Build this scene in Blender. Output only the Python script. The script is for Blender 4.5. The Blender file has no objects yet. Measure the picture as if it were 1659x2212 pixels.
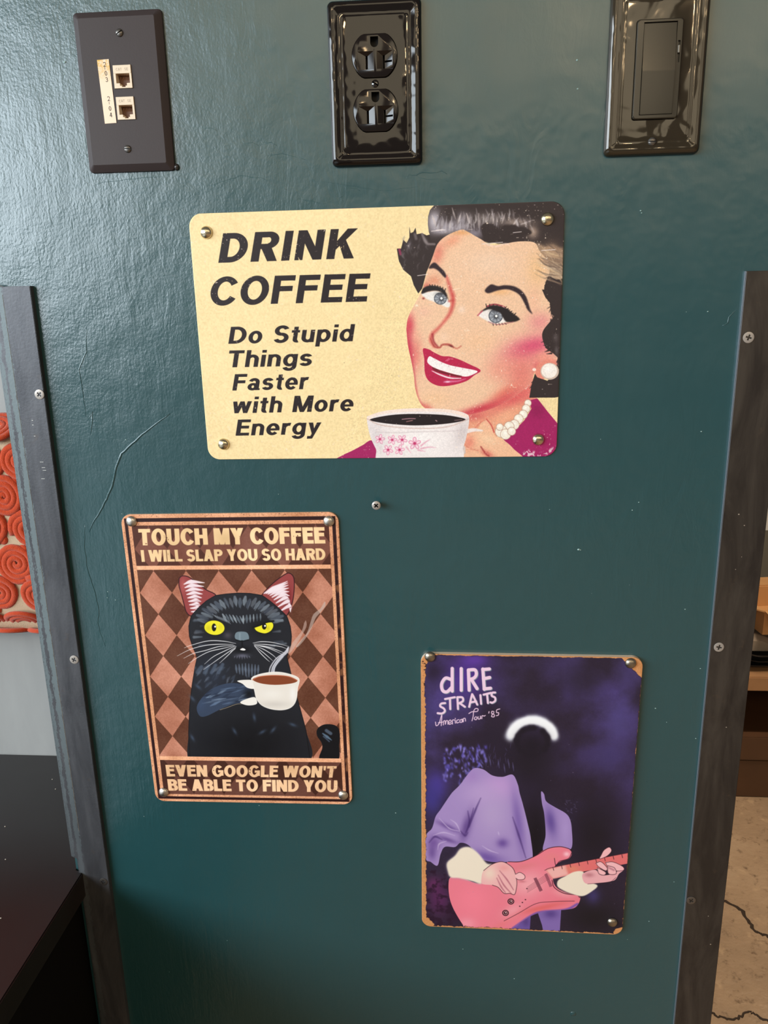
import bpy, bmesh, math, random
import numpy as np
from mathutils import Vector, Matrix

S = bpy.context.scene
COL = S.collection
# ---------------------------------------------------------------- camera
FPX = 1673.12
RM = ((0.9970550, 0.0005382, 0.0766877), (0.0739334, 0.2589290, -0.9630626), (-0.0203750, 0.9658962, 0.2581267))
CP = Vector((0.0279, -0.6569, 0.2302))
cam = bpy.data.objects.new('camera', bpy.data.cameras.new('camera')); COL.objects.link(cam)
cam.matrix_world = Matrix.Translation(CP) @ Matrix(RM).to_4x4()
cam.data.sensor_fit = 'HORIZONTAL'; cam.data.sensor_width = 36; cam.data.lens = 36*FPX/1659; cam.data.clip_start = .01
S.camera = cam
# ---------------------------------------------------------------- world, lamps, exposure
wd = bpy.data.worlds.new('room_light'); S.world = wd; wd.use_nodes = True
wd.node_tree.nodes['Background'].inputs[0].default_value = (1.0, .90, .80, 1); wd.node_tree.nodes['Background'].inputs[1].default_value = .15

def area(name, loc, aim, sx, sy, power, col):
    l = bpy.data.lights.new(name, 'AREA'); l.shape = 'RECTANGLE'; l.size = sx; l.size_y = sy; l.energy = power; l.color = col
    o = bpy.data.objects.new(name, l); COL.objects.link(o); o.location = loc
    o.rotation_euler = (Vector(aim)-Vector(loc)).to_track_quat('-Z', 'Y').to_euler(); return o

area('window_daylight', (-2.3, -2.05, .80), (-1.2, -1.7, .55), 3.3, 1.15, 165, (.82, .92, 1.0))
for wx in (-1.3, -.25, .75, 1.75, 2.75): area('front_fill', (wx, -3.4, 1.55), (wx*.5, 0, .25), .62, 1.35, 5.6, (1.0, .84, .58))  # added unseen panels behind the camera: warm fill and broken reflections
area('ceiling_lamp', (1.1, .35, 1.5), (.8, .5, -.8), .35, .35, 30, (1.0, .80, .58))
for i, (x, y, z) in enumerate(((.55, -2.2, 1.25), (1.2, -2.6, 1.3), (-.5, -2.4, 1.35), (1.9, -1.9, 1.25), (.1, -3.2, 1.3))):
    l = bpy.data.lights.new('pendant_bulb', 'POINT'); l.energy = 7; l.color = (1.0, .70, .38); l.shadow_soft_size = .035
    o = bpy.data.objects.new('pendant_bulb', l); COL.objects.link(o); o.location = (x, y, z)
S.view_settings.view_transform = 'Standard'; S.view_settings.look = 'None'; S.view_settings.exposure = 0; S.view_settings.gamma = 1
S.view_settings.use_curve_mapping = False
random.seed(4)

# ---------------------------------------------------------------- helpers
def px(u, v, plane='y', k=0.0):
    """photo pixel -> the point where its ray meets the plane y=k or z=k (used to measure places)"""
    d = Matrix(RM) @ Vector(((u-829.5)/FPX, -(v-1106)/FPX, -1)); i = 1 if plane == 'y' else 2
    return CP+d*((k-CP[i])/d[i])

def lin(c): return tuple(((x/255+.055)/1.055)**2.4 if x > 10 else x/255/12.92 for x in c)+(1,)

class NT:
    def __init__(s, name):
        s.m = bpy.data.materials.new(name); s.m.use_nodes = True; s.t = s.m.node_tree; s.b = s.t.nodes['Principled BSDF']
        s._co = None
    def n(s, typ, **kw):
        nd = s.t.nodes.new(typ)
        for k, v in kw.items():
            if k.startswith('i_'):
                key = k[2:]; key = int(key) if key.isdigit() else key.replace('_', ' ')
                if isinstance(v, bpy.types.NodeSocket): s.t.links.new(v, nd.inputs[key])
                else: nd.inputs[key].default_value = v
            else: setattr(nd, k, v)
        return nd
    def co(s, scale=(1, 1, 1), loc=(0, 0, 0), kind='Object'):
        if s._co is None: s._co = s.n('ShaderNodeTexCoord')
        mp = s.n('ShaderNodeMapping'); mp.inputs['Scale'].default_value = scale; mp.inputs['Location'].default_value = loc
        s.t.links.new(s._co.outputs[kind], mp.inputs[0]); return mp.outputs[0]
    def noise(s, scale, detail=3, rough=.55, vec=None, dist=0):
        nd = s.n('ShaderNodeTexNoise', i_Scale=scale, i_Detail=detail, i_Roughness=rough, i_Distortion=dist)
        s.t.links.new(vec if vec is not None else s.co(), nd.inputs['Vector']); return nd.outputs[0]
    def ramp(s, f, stops):
        r = s.n('ShaderNodeValToRGB'); s.t.links.new(f, r.inputs[0]); e = r.color_ramp.elements
        e[0].position, e[0].color = stops[0][0], stops[0][1]; e[1].position, e[1].color = stops[-1][0], stops[-1][1]
        for p, c in stops[1:-1]: x = e.new(p); x.color = c
        return r.outputs[0]
    def math(s, op, a, b=0., c=None):
        nd = s.n('ShaderNodeMath', operation=op)
        for i, v in enumerate((a, b) if c is None else (a, b, c)):
            if isinstance(v, bpy.types.NodeSocket): s.t.links.new(v, nd.inputs[i])
            else: nd.inputs[i].default_value = v
        return nd.outputs[0]
    def mix(s, f, a, b):
        nd = s.n('ShaderNodeMix', data_type='RGBA')
        for i, v in ((0, f), (6, a), (7, b)):
            if isinstance(v, bpy.types.NodeSocket): s.t.links.new(v, nd.inputs[i])
            else: nd.inputs[i].default_value = v
        return nd.outputs[2]
    def bump(s, h, dist, strength=1, prev=None):
        nd = s.n('ShaderNodeBump', i_Strength=strength, i_Distance=dist); s.t.links.new(h, nd.inputs['Height'])
        if prev is not None: s.t.links.new(prev, nd.inputs['Normal'])
        return nd.outputs[0]
    def set(s, **kw):
        names = dict(base='Base Color', rough='Roughness', metal='Metallic', spec='Specular IOR Level', normal='Normal', coat='Coat Weight', coatr='Coat Roughness', ior='IOR', sheen='Sheen Weight')
        for k, v in kw.items():
            i = s.b.inputs[names[k]]
            if isinstance(v, bpy.types.NodeSocket): s.t.links.new(v, i)
            else: i.default_value = v
        return s.m

def simple(name, col, rough=.5, metal=0., spec=.5, nscale=0, namp=.15, bump=0, bscale=400, coat=0):
    t = NT(name); c = lin(col)
    if nscale:
        t.set(base=t.mix(t.noise(nscale, 4), tuple(x*(1-namp) for x in c[:3])+(1,), tuple(min(1, x*(1+namp)) for x in c[:3])+(1,)))
    else: t.set(base=c)
    if bump: t.set(normal=t.bump(t.noise(bscale, 3), bump))
    return t.set(rough=rough, metal=metal, spec=spec, coat=coat)

def mobj(name, me, mat=None, parent=None, loc=None, rot=None):
    o = bpy.data.objects.new(name, me); COL.objects.link(o)
    if mat is not None and not me.materials: me.materials.append(mat)
    if parent is not None: o.parent = parent
    if loc is not None: o.location = loc
    if rot is not None: o.rotation_euler = rot
    return o
def bm2(name, bm, mat, parent=None, loc=None, rot=None, smooth=False, angle=None):
    bmesh.ops.recalc_face_normals(bm, faces=bm.faces)
    me = bpy.data.meshes.new(name); bm.to_mesh(me); bm.free()
    if smooth or angle:
        for p in me.polygons: p.use_smooth = True
        if angle: me.set_sharp_from_angle(angle=math.radians(angle))
    return mobj(name, me, mat, parent, loc, rot)
def box(bm, x0, x1, y0, y1, z0, z1, bevel=0, seg=2):
    r = bmesh.ops.create_cube(bm, size=1, matrix=Matrix.Translation(((x0+x1)/2, (y0+y1)/2, (z0+z1)/2)) @ Matrix.Diagonal((x1-x0, y1-y0, z1-z0, 1)))
    if bevel:
        es = list({e for v in r['verts'] for e in v.link_edges}); bmesh.ops.bevel(bm, geom=es, offset=bevel, segments=seg, affect='EDGES')
def rr(w, h, r, y, n=6, cx=0, cz=0):
    """rounded rectangle ring in the xz plane"""
    r = max(r, 1e-5); out = []
    for sx, sz, a0 in ((1, 1, 0), (-1, 1, 90), (-1, -1, 180), (1, -1, 270)):
        for i in range(n+1):
            a = math.radians(a0+90*i/n); out.append((cx+sx*(w/2-r)+r*math.cos(a), y, cz+sz*(h/2-r)+r*math.sin(a)))
    return out
def loft(bm, rings, cap0=True, cap1=True):
    R = [[bm.verts.new(p) for p in r] for r in rings]; n = len(R[0])
    for a, b in zip(R, R[1:]):
        for i in range(n): bm.faces.new((a[i], a[(i+1) % n], b[(i+1) % n], b[i]))
    if cap0: bm.faces.new(R[0])
    if cap1: bm.faces.new(R[-1])
    return R
def lathe(bm, prof, n=32, c=(0, 0, 0)):
    """prof = (radius, y); axis y; first and last are capped"""
    rings = [[(c[0]+r*math.cos(2*math.pi*i/n), c[1]+y, c[2]+r*math.sin(2*math.pi*i/n)) for i in range(n)] for r, y in prof]
    loft(bm, rings)
def tube(bm, pts, rad, n=8, radf=None, flat=1.0):
    pts = [Vector(p) for p in pts]; rings = []; up = Vector((0, 1, 0))
    for i, p in enumerate(pts):
        t = (pts[min(i+1, len(pts)-1)]-pts[max(i-1, 0)]).normalized(); a = t.cross(up)
        a = a.normalized() if a.length > 1e-4 else Vector((1, 0, 0)); b = a.cross(t).normalized()
        r = rad*(radf(i/(len(pts)-1)) if radf else 1)
        rings.append([tuple(p+a*r*math.cos(2*math.pi*k/n)+b*r*flat*math.sin(2*math.pi*k/n)) for k in range(n)])
    loft(bm, rings)
def cut(o, bms, mat=None):
    cs = []
    for bm in bms:
        bmesh.ops.recalc_face_normals(bm, faces=bm.faces)
        me = bpy.data.meshes.new('c'); bm.to_mesh(me); bm.free(); c = bpy.data.objects.new('c', me)
        if mat: me.materials.append(mat); COL.objects.link(c); c.matrix_world = o.matrix_world; cs.append(c)
        c.parent = o.parent; c.location = o.location; c.rotation_euler = o.rotation_euler
        m = o.modifiers.new('b', 'BOOLEAN'); m.object = c; m.operation = 'DIFFERENCE'; m.solver = 'EXACT'; m.material_mode = 'TRANSFER' if mat else 'INDEX'
    bpy.context.view_layer.update(); dg = bpy.context.evaluated_depsgraph_get()
    me = bpy.data.meshes.new_from_object(o.evaluated_get(dg)); o.modifiers.clear(); old = o.data; o.data = me; me.name = old.name
    for c in cs: bpy.data.objects.remove(c)
    return o
def tag(o, label, cat, group=None):
    o['label'] = label; o['category'] = cat
    if group: o['group'] = group
    return o
def thing(name, label, cat, loc=(0, 0, 0), rot=(0, 0, 0), group=None):
    o = bpy.data.objects.new(name, None); COL.objects.link(o); o.location = loc; o.rotation_euler = rot; o.empty_display_size = .05
    return tag(o, label, cat, group)
def struct(o, label=None):
    o['kind'] = 'structure'
    if label: o['label'] = label
    return o
def smooth_obj(o, ang=35):
    for p in o.data.polygons: p.use_smooth = True
    o.data.set_sharp_from_angle(angle=math.radians(ang)); return o
# ---------------------------------------------------------------- flat print painter (numpy)
def homog(src, dst):
    A = []
    for (x, y), (u, v) in zip(src, dst):
        A.append([x, y, 1, 0, 0, 0, -u*x, -u*y, -u]); A.append([0, 0, 0, x, y, 1, -v*x, -v*y, -v])
    return np.linalg.svd(np.array(A, float))[2][-1].reshape(3, 3)

def happly(H, p):
    p = np.asarray(p, float); q = np.c_[p, np.ones(len(p))] @ H.T
    return q[:, :2]/q[:, 2:3]

def vnoise(h, w, cell, rng):
    gy, gx = int(h/cell)+3, int(w/cell)+3
    g = rng.random((gy, gx)); y = np.arange(h)/cell; x = np.arange(w)/cell
    y0 = y.astype(int); x0 = x.astype(int); fy = (y-y0)[:, None]; fx = (x-x0)[None]
    fy = fy*fy*(3-2*fy); fx = fx*fx*(3-2*fx)
    a = g[y0][:, x0]; b = g[y0][:, x0+1]; c = g[y0+1][:, x0]; d = g[y0+1][:, x0+1]
    return a*(1-fx)*(1-fy)+b*fx*(1-fy)+c*(1-fx)*fy+d*fx*fy

def fbm(h, w, cell, rng, n=4):
    r = 0; s = 0
    for i in range(n):
        r = r+vnoise(h, w, max(cell/2**i, 1.01), rng)/2**i; s += 1/2**i
    return r/s

def spline(p, closed=True, n=8):
    p = np.asarray(p, float)
    if closed: q = np.r_[p[-1:], p, p[:2]]
    else: q = np.r_[p[:1]*2-p[1:2], p, p[-1:]*2-p[-2:-1]]
    out = []
    for i in range(1, len(q)-2):
        t = np.linspace(0, 1, n, endpoint=False)[:, None]
        a, b, c, d = q[i-1], q[i], q[i+1], q[i+2]
        out.append(.5*((2*b)+(c-a)*t+(2*a-5*b+4*c-d)*t**2+(3*b-a-3*c+d)*t**3))
    if not closed: out.append(q[-2:-1])
    return np.concatenate(out)

def scan(pts, h, w, ss=4):
    """even-odd polygon coverage, pts in texture pixels -> (y0, x0, mask)"""
    x0 = int(max(0, np.floor(pts[:, 0].min())-1)); x1 = int(min(w, np.ceil(pts[:, 0].max())+2))
    y0 = int(max(0, np.floor(pts[:, 1].min())-1)); y1 = int(min(h, np.ceil(pts[:, 1].max())+2))
    if x1 <= x0 or y1 <= y0: return None
    W = x1-x0; H = y1-y0; acc = np.zeros((H, W+2))
    A = pts; B = np.roll(pts, -1, 0)
    for sy in range(H*ss):
        y = y0+(sy+.5)/ss
        m = ((A[:, 1] <= y) & (B[:, 1] > y)) | ((B[:, 1] <= y) & (A[:, 1] > y))
        if not m.any(): continue
        a = A[m]; b = B[m]
        xs = np.sort(a[:, 0]+(y-a[:, 1])/(b[:, 1]-a[:, 1])*(b[:, 0]-a[:, 0]))-x0
        xs = np.clip(xs, 0, W); row = acc[sy//ss]
        for k in range(0, len(xs)-1, 2):
            for xx, s in ((xs[k], 1.), (xs[k+1], -1.)):
                i = int(xx); f = xx-i; row[i] += s*(1-f); row[i+1] += s*f
    return y0, x0, np.clip(np.cumsum(acc, 1)[:, :W]/ss, 0, 1)

def blur2(m, r):
    for ax in (0, 1):
        for _ in range(3):
            k = int(max(1, round(r))); n = 2*k+1
            p = np.pad(m, [(k+1, k) if i == ax else (0, 0) for i in (0, 1)])
            c = np.cumsum(p, ax)
            m = (np.take(c, range(n, c.shape[ax]), ax)-np.take(c, range(0, c.shape[ax]-n), ax))/n
    return m

class Art:
    def __init__(s, w, h, quad, seed=1):
        s.w, s.h = w, h; s.H = homog(quad, [(0, 0), (w, 0), (w, h), (0, h)]); Hi = np.linalg.inv(s.H)
        yy, xx = np.mgrid[0:h, 0:w]+.5; z = Hi[2, 0]*xx+Hi[2, 1]*yy+Hi[2, 2]
        s.U = (Hi[0, 0]*xx+Hi[0, 1]*yy+Hi[0, 2])/z; s.V = (Hi[1, 0]*xx+Hi[1, 1]*yy+Hi[1, 2])/z
        s.img = np.ones((h, w, 3)); s.rng = np.random.default_rng(seed); s.fr = (0, 0, 1.); s.clipm = None
        q = np.array(quad); s.k = w/np.hypot(*(q[1]-q[0]))
    def at(s, ox, oy, sc): s.fr = (ox, oy, sc)
    def P(s, p): return np.asarray(p, float)/s.fr[2]+np.array(s.fr[:2])
    def put(s, y0, x0, m, col, a=1):
        H, W = m.shape
        if s.clipm is not None: m = m*s.clipm[y0:y0+H, x0:x0+W]
        m = (m*a)[..., None]; c = np.array(col, float)
        if c.ndim == 1: c = c/255
        else: c = c[y0:y0+H, x0:x0+W]/255
        im = s.img[y0:y0+H, x0:x0+W]; im[:] = im*(1-m)+c*m
    def mask(s, pts, smooth=True, blur=0):
        p = s.P(pts)
        if smooth: p = spline(p)
        r = scan(happly(s.H, p), s.h, s.w); M = np.zeros((s.h, s.w))
        if r: M[r[0]:r[0]+r[2].shape[0], r[1]:r[1]+r[2].shape[1]] = r[2]
        return blur2(M, blur*s.k/1.7) if blur else M
    def poly(s, pts, col, a=1, smooth=True, blur=0):
        if blur: s.put(0, 0, s.mask(pts, smooth, blur), col, a); return
        p = s.P(pts)
        if smooth: p = spline(p)
        r = scan(happly(s.H, p), s.h, s.w)
        if r: s.put(*r, col, a)
    def clip(s, pts=None, smooth=True, blur=0): s.clipm = None if pts is None else s.mask(pts, smooth, blur)
    def box(s, p, m):
        q = happly(s.H, p); c = m*s.k*1.3
        x0 = int(max(0, q[:, 0].min()-c)); x1 = int(min(s.w, q[:, 0].max()+c+1)); y0 = int(max(0, q[:, 1].min()-c)); y1 = int(min(s.h, q[:, 1].max()+c+1))
        return x0, x1, y0, y1
    def line(s, pts, w, col, a=1, smooth=True, soft=.6, taper=None):
        """w in photo pixels; taper = (start, end) fractions of w"""
        p = s.P(pts)
        if smooth and len(p) > 2: p = spline(p, False, 6)
        x0, x1, y0, y1 = s.box(p, w/2+soft*2)
        if x1 <= x0 or y1 <= y0: return
        U = s.U[y0:y1, x0:x1]; V = s.V[y0:y1, x0:x1]; m = np.zeros(U.shape)
        n = len(p)-1; tp = taper or (1, 1)
        for i in range(n):
            A, B = p[i], p[i+1]; d = B-A; L = d@d+1e-9
            t = np.clip(((U-A[0])*d[0]+(V-A[1])*d[1])/L, 0, 1)
            dist = np.hypot(U-A[0]-t*d[0], V-A[1]-t*d[1])
            g = (i+t)/n; ww = w*(tp[0]*(1-g)+tp[1]*g if taper is None or len(tp) == 2 else np.interp(g, np.linspace(0, 1, len(tp)), tp))
            m = np.maximum(m, np.clip(.5-(dist-ww/2)/soft/2, 0, 1))
        s.put(y0, x0, m, col, a)
    def blob(s, c, rx, ry, col, a=1, ang=0, hard=0):
        c = s.P([c])[0]; rx /= s.fr[2]; ry /= s.fr[2]; R = max(rx, ry)*(2.2 if not hard else 1.1)
        x0, x1, y0, y1 = s.box([(c[0]-R, c[1]-R), (c[0]+R, c[1]+R), (c[0]-R, c[1]+R), (c[0]+R, c[1]-R)], 1)
        if x1 <= x0 or y1 <= y0: return
        U = s.U[y0:y1, x0:x1]-c[0]; V = s.V[y0:y1, x0:x1]-c[1]; t = math.radians(ang); cc, sn = math.cos(t), math.sin(t)
        d = np.sqrt(((U*cc+V*sn)/rx)**2+((-U*sn+V*cc)/ry)**2)
        m = np.clip((1-d)*min(rx, ry)*1.2+.5, 0, 1) if hard else np.exp(-d*d*1.6)*(d < 2.2)
        s.put(y0, x0, m, col, a)
    def text(s, txt, quad, col, wt=.2, ht=.17, gap=.1, a=1, wear=0, space=.32, styles=None):
        """quad = BL, BR, TR, TL of the line's cap box"""
        Q = s.P(quad); parts = []; x = 0
        for ch in txt:
            if ch == ' ': x += space; continue
            W, ps = glyph(ch, wt, ht)
            parts += [np.asarray(p, float)+[x, 0] for p in ps]; x += W+gap
        T = x-gap; M = np.zeros((s.h, s.w))
        for p in parts:
            p = np.concatenate([np.linspace(p[i], p[(i+1) % len(p)], 2, endpoint=False) for i in range(len(p))])
            u = p[:, :1]/T; v = p[:, 1:]
            q = (Q[0]*(1-u)+Q[1]*u)*(1-v)+(Q[3]*(1-u)+Q[2]*u)*v
            r = scan(happly(s.H, q), s.h, s.w)
            if r:
                sl = M[r[0]:r[0]+r[2].shape[0], r[1]:r[1]+r[2].shape[1]]; np.maximum(sl, r[2], out=sl)
        if wear:
            n = fbm(s.h, s.w, 7, s.rng, 3)*.7+.3*vnoise(s.h, s.w, 40, s.rng)
            M *= 1-np.clip((n-(1-wear))*25, 0, .85)
        s.put(0, 0, M, col, a)

def glyph(ch, w, h):
    G = []
    def R(x0, y0, x1, y1): G.append([(x0, y0), (x1, y0), (x1, y1), (x0, y1)])
    def PL(*p): G.append(list(p))
    def AN(cx, cy, rx, ry, a0, a1, tx=None, ty=None):
        tx = w if tx is None else tx; ty = h if ty is None else ty
        n = max(6, int(abs(a1-a0)/9)); t = np.radians(np.linspace(a0, a1, n+1))
        o = [(cx+rx*math.cos(k), cy+ry*math.sin(k)) for k in t]
        i = [(cx+(rx-tx)*math.cos(k), cy+(ry-ty)*math.sin(k)) for k in t[::-1]]
        G.append(o+i)
    X = .72; hl = h*.95; wl = w*.93
    if ch == 'I': W = w; R(0, 0, w, 1)
    elif ch == 'T': W = .66; R(0, 1-h, W, 1); R(W/2-w/2, 0, W/2+w/2, 1)
    elif ch == 'L': W = .56; R(0, 0, w, 1); R(0, 0, W, h)
    elif ch in 'EF':
        W = .6; R(0, 0, w, 1); R(0, 1-h, W, 1); R(0, .44, W*.93, .44+h)
        if ch == 'E': R(0, 0, W, h)
    elif ch == 'H': W = .72; R(0, 0, w, 1); R(W-w, 0, W, 1); R(0, .5-h/2, W, .5+h/2)
    elif ch == 'N': W = .74; R(0, 0, w, 1); R(W-w, 0, W, 1); PL((0, 1), (w*1.08, 1), (W, 0), (W-w*1.08, 0))
    elif ch == 'M': W = .88; R(0, 0, w, 1); R(W-w, 0, W, 1); PL((0, 1), (w*1.25, 1), (W/2+w*.45, 0), (W/2-w*.45, 0)); PL((W, 1), (W-w*1.25, 1), (W/2-w*.45, 0), (W/2+w*.45, 0))
    elif ch == 'V': W = .76; k = w*1.12; PL((0, 1), (k, 1), (W/2+k/2, 0), (W/2-k/2, 0)); PL((W, 1), (W-k, 1), (W/2-k/2, 0), (W/2+k/2, 0))
    elif ch == 'A': W = .78; k = w*1.12; PL((0, 0), (k, 0), (W/2+k/2, 1), (W/2-k/2, 1)); PL((W, 0), (W-k, 0), (W/2-k/2, 1), (W/2+k/2, 1)); R(W*.2, .2, W*.8, .2+h*.85)
    elif ch == 'Y': W = .74; k = w*1.15; R(W/2-w/2, 0, W/2+w/2, .46); PL((0, 1), (k, 1), (W/2+w/2, .38), (W/2-w/2, .38)); PL((W, 1), (W-k, 1), (W/2-w/2, .38), (W/2+w/2, .38))
    elif ch == 'W':
        W = 1.08; k = w*1.05; a = W*.27; b = W*.73
        PL((0, 1), (k, 1), (a+k/2, 0), (a-k/2, 0)); PL((W/2+k/2, 1), (W/2-k/2, 1), (a-k/2, 0), (a+k/2, 0))
        PL((W/2-k/2, 1), (W/2+k/2, 1), (b+k/2, 0), (b-k/2, 0)); PL((W, 1), (W-k, 1), (b-k/2, 0), (b+k/2, 0))
    elif ch == 'K': W = .76; R(0, 0, w, 1); PL((w*.9, .28), (w*.9, .56), (W-w*1.3, 1), (W-.01, 1)); PL((W*.36, .55), (W*.54, .74), (W, 0), (W-w*1.25, 0))
    elif ch == 'D': W = .74; r = .44; R(0, 0, w, 1); R(0, 0, W-r+.01, h); R(0, 1-h, W-r+.01, 1); AN(W-r, .5, r, .5, -90, 90)
    elif ch == 'O': W = .8; AN(W/2, .5, W/2, .52, 0, 360)
    elif ch == 'C': W = .74; AN(.4, .5, .4, .52, 33, 327)
    elif ch == 'G': W = .79; AN(.4, .5, .4, .52, 40, 330); R(.42, .38, W, .38+h*.9); R(W-w*.85, .1, W, .5)
    elif ch == 'U': W = .72; R(0, .36, w, 1); R(W-w, .36, W, 1); AN(W/2, .37, W/2, .39, 180, 360)
    elif ch in 'PRB':
        W = .66 if ch != 'R' else .7; r = .29; R(0, 0, w, 1); R(0, 1-h, W-r+.01, 1); R(0, .42, W-r+.01, .42+h*.9); AN(W-r, .71, r, .29, -90, 90)
        if ch == 'R': PL((W*.34, .45), (W*.34+w*1.2, .5), (W+.02, 0), (W-w*1.1, 0))
        if ch == 'B': R(0, 0, W-r+.01, h); AN(W-r+.03, .275, r, .275, -90, 90); R(0, .42, W-r+.05, .42+h*.9)
    elif ch == 'S': W = .66; q = (1+h)/4; AN(W/2, 1-q+.01, W/2-.01, q+.01, 22, 270); AN(W/2, q-.01, W/2, q+.01, 90, -158)
    elif ch == 's': W = .54; z = X+.02; q = (z+hl)/4; AN(W/2, z-q-.01, W/2-.01, q, 22, 270, wl, hl); AN(W/2, q-.01, W/2, q, 90, -158, wl, hl)
    elif ch == "'": W = w*.8; PL((0, 1), (W, 1), (W*.8, .62), (W*.2, .62))
    elif ch == 'i': W = wl; R(0, 0, wl, X-.01); R(0, .84, wl, 1)
    elif ch == 'o': W = .6; AN(W/2, X/2, W/2, X/2+.015, 0, 360, wl, hl)
    elif ch in 'dp':
        W = .61
        AN(W/2, X/2, W/2, X/2+.015, 0, 360, wl, hl)
        if ch == 'd': R(W-wl, 0, W, 1)
        else: R(0, -.27, wl, X)
    elif ch in 'nh':
        W = .56; R(0, 0, wl, X if ch == 'n' else 1); R(W-wl, 0, W, X-.26); AN(W/2, X-.27, W/2, .285, 0, 165, wl, hl)
    elif ch == 'u': W = .56; R(0, .26, wl, X); R(W-wl, 0, W, X); AN(W/2, .27, W/2, .285, 180, 345, wl, hl)
    elif ch == 'r': W = .38; R(0, 0, wl, X); AN(.33, X-.3, .33, .315, 78, 170, wl, h*1.05)
    elif ch == 't': W = .36; R(.09, .12, .09+wl, .92); R(0, X-hl*.85, W, X); AN(.09+.2, .16, .2, .17, 180, 290, wl, hl)
    elif ch == 'e': W = .6; AN(W/2, X/2, W/2, X/2+.015, 0, 318, wl, hl); R(wl*.5, X/2-.08, W, X/2+.05)
    elif ch == 'a':
        W = .58; AN(.28, X-.24, .27, .255, 0, 160, wl, hl); R(.55-wl, 0, .55, X-.23); R(.55-wl+.02, 0, W+.02, .1)
        AN(.25, .21, .25, .225, 0, 360, wl, hl*.85)
    elif ch == 'g':
        W = .61; AN(W/2, X/2, W/2, X/2+.015, 0, 360, wl, hl); R(W-wl, -.02, W, X); AN(W/2, -.0, W/2, .28, 200, 360, wl, hl)
    elif ch == 'y':
        W = .58; k = wl*1.08; PL((0, X), (k, X), (W*.62, .0), (W*.38, 0)); PL((W, X), (W-k, X), (W*.22, -.27), (W*.45, -.27)); R(.02, -.28, W*.4, -.28+hl)
    elif ch == 'w':
        W = .86; k = wl*1.0; a = W*.27; b = W*.73
        PL((0, X), (k, X), (a+k/2, 0), (a-k/2, 0)); PL((W/2+k/2, X), (W/2-k/2, X), (a-k/2, 0), (a+k/2, 0))
        PL((W/2-k/2, X), (W/2+k/2, X), (b+k/2, 0), (b-k/2, 0)); PL((W, X), (W-k, X), (b-k/2, 0), (b+k/2, 0))
    elif ch == '2': W = .6; AN(.3, .7, .3, .3, -25, 165); PL((0, 0), (w*1.5, 0), (.6, .58), (.6-w, .5)); R(0, 0, .6, h)
    elif ch == '0': W = .58; AN(.29, .5, .29, .5, 0, 360)
    elif ch == '3': W = .56; AN(.27, .73, .27, .27, -90, 160); AN(.28, .28, .28, .28, -160, 90)
    elif ch == '4': W = .6; R(.36, 0, .36+w, 1); R(0, .24, .6, .24+h); PL((0, .24), (.1, .24), (.36+w, 1), (.34, 1))
    elif ch == '-': W = .3; R(0, .42, .3, .42+h)
    else: W = .3
    return W, G

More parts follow.
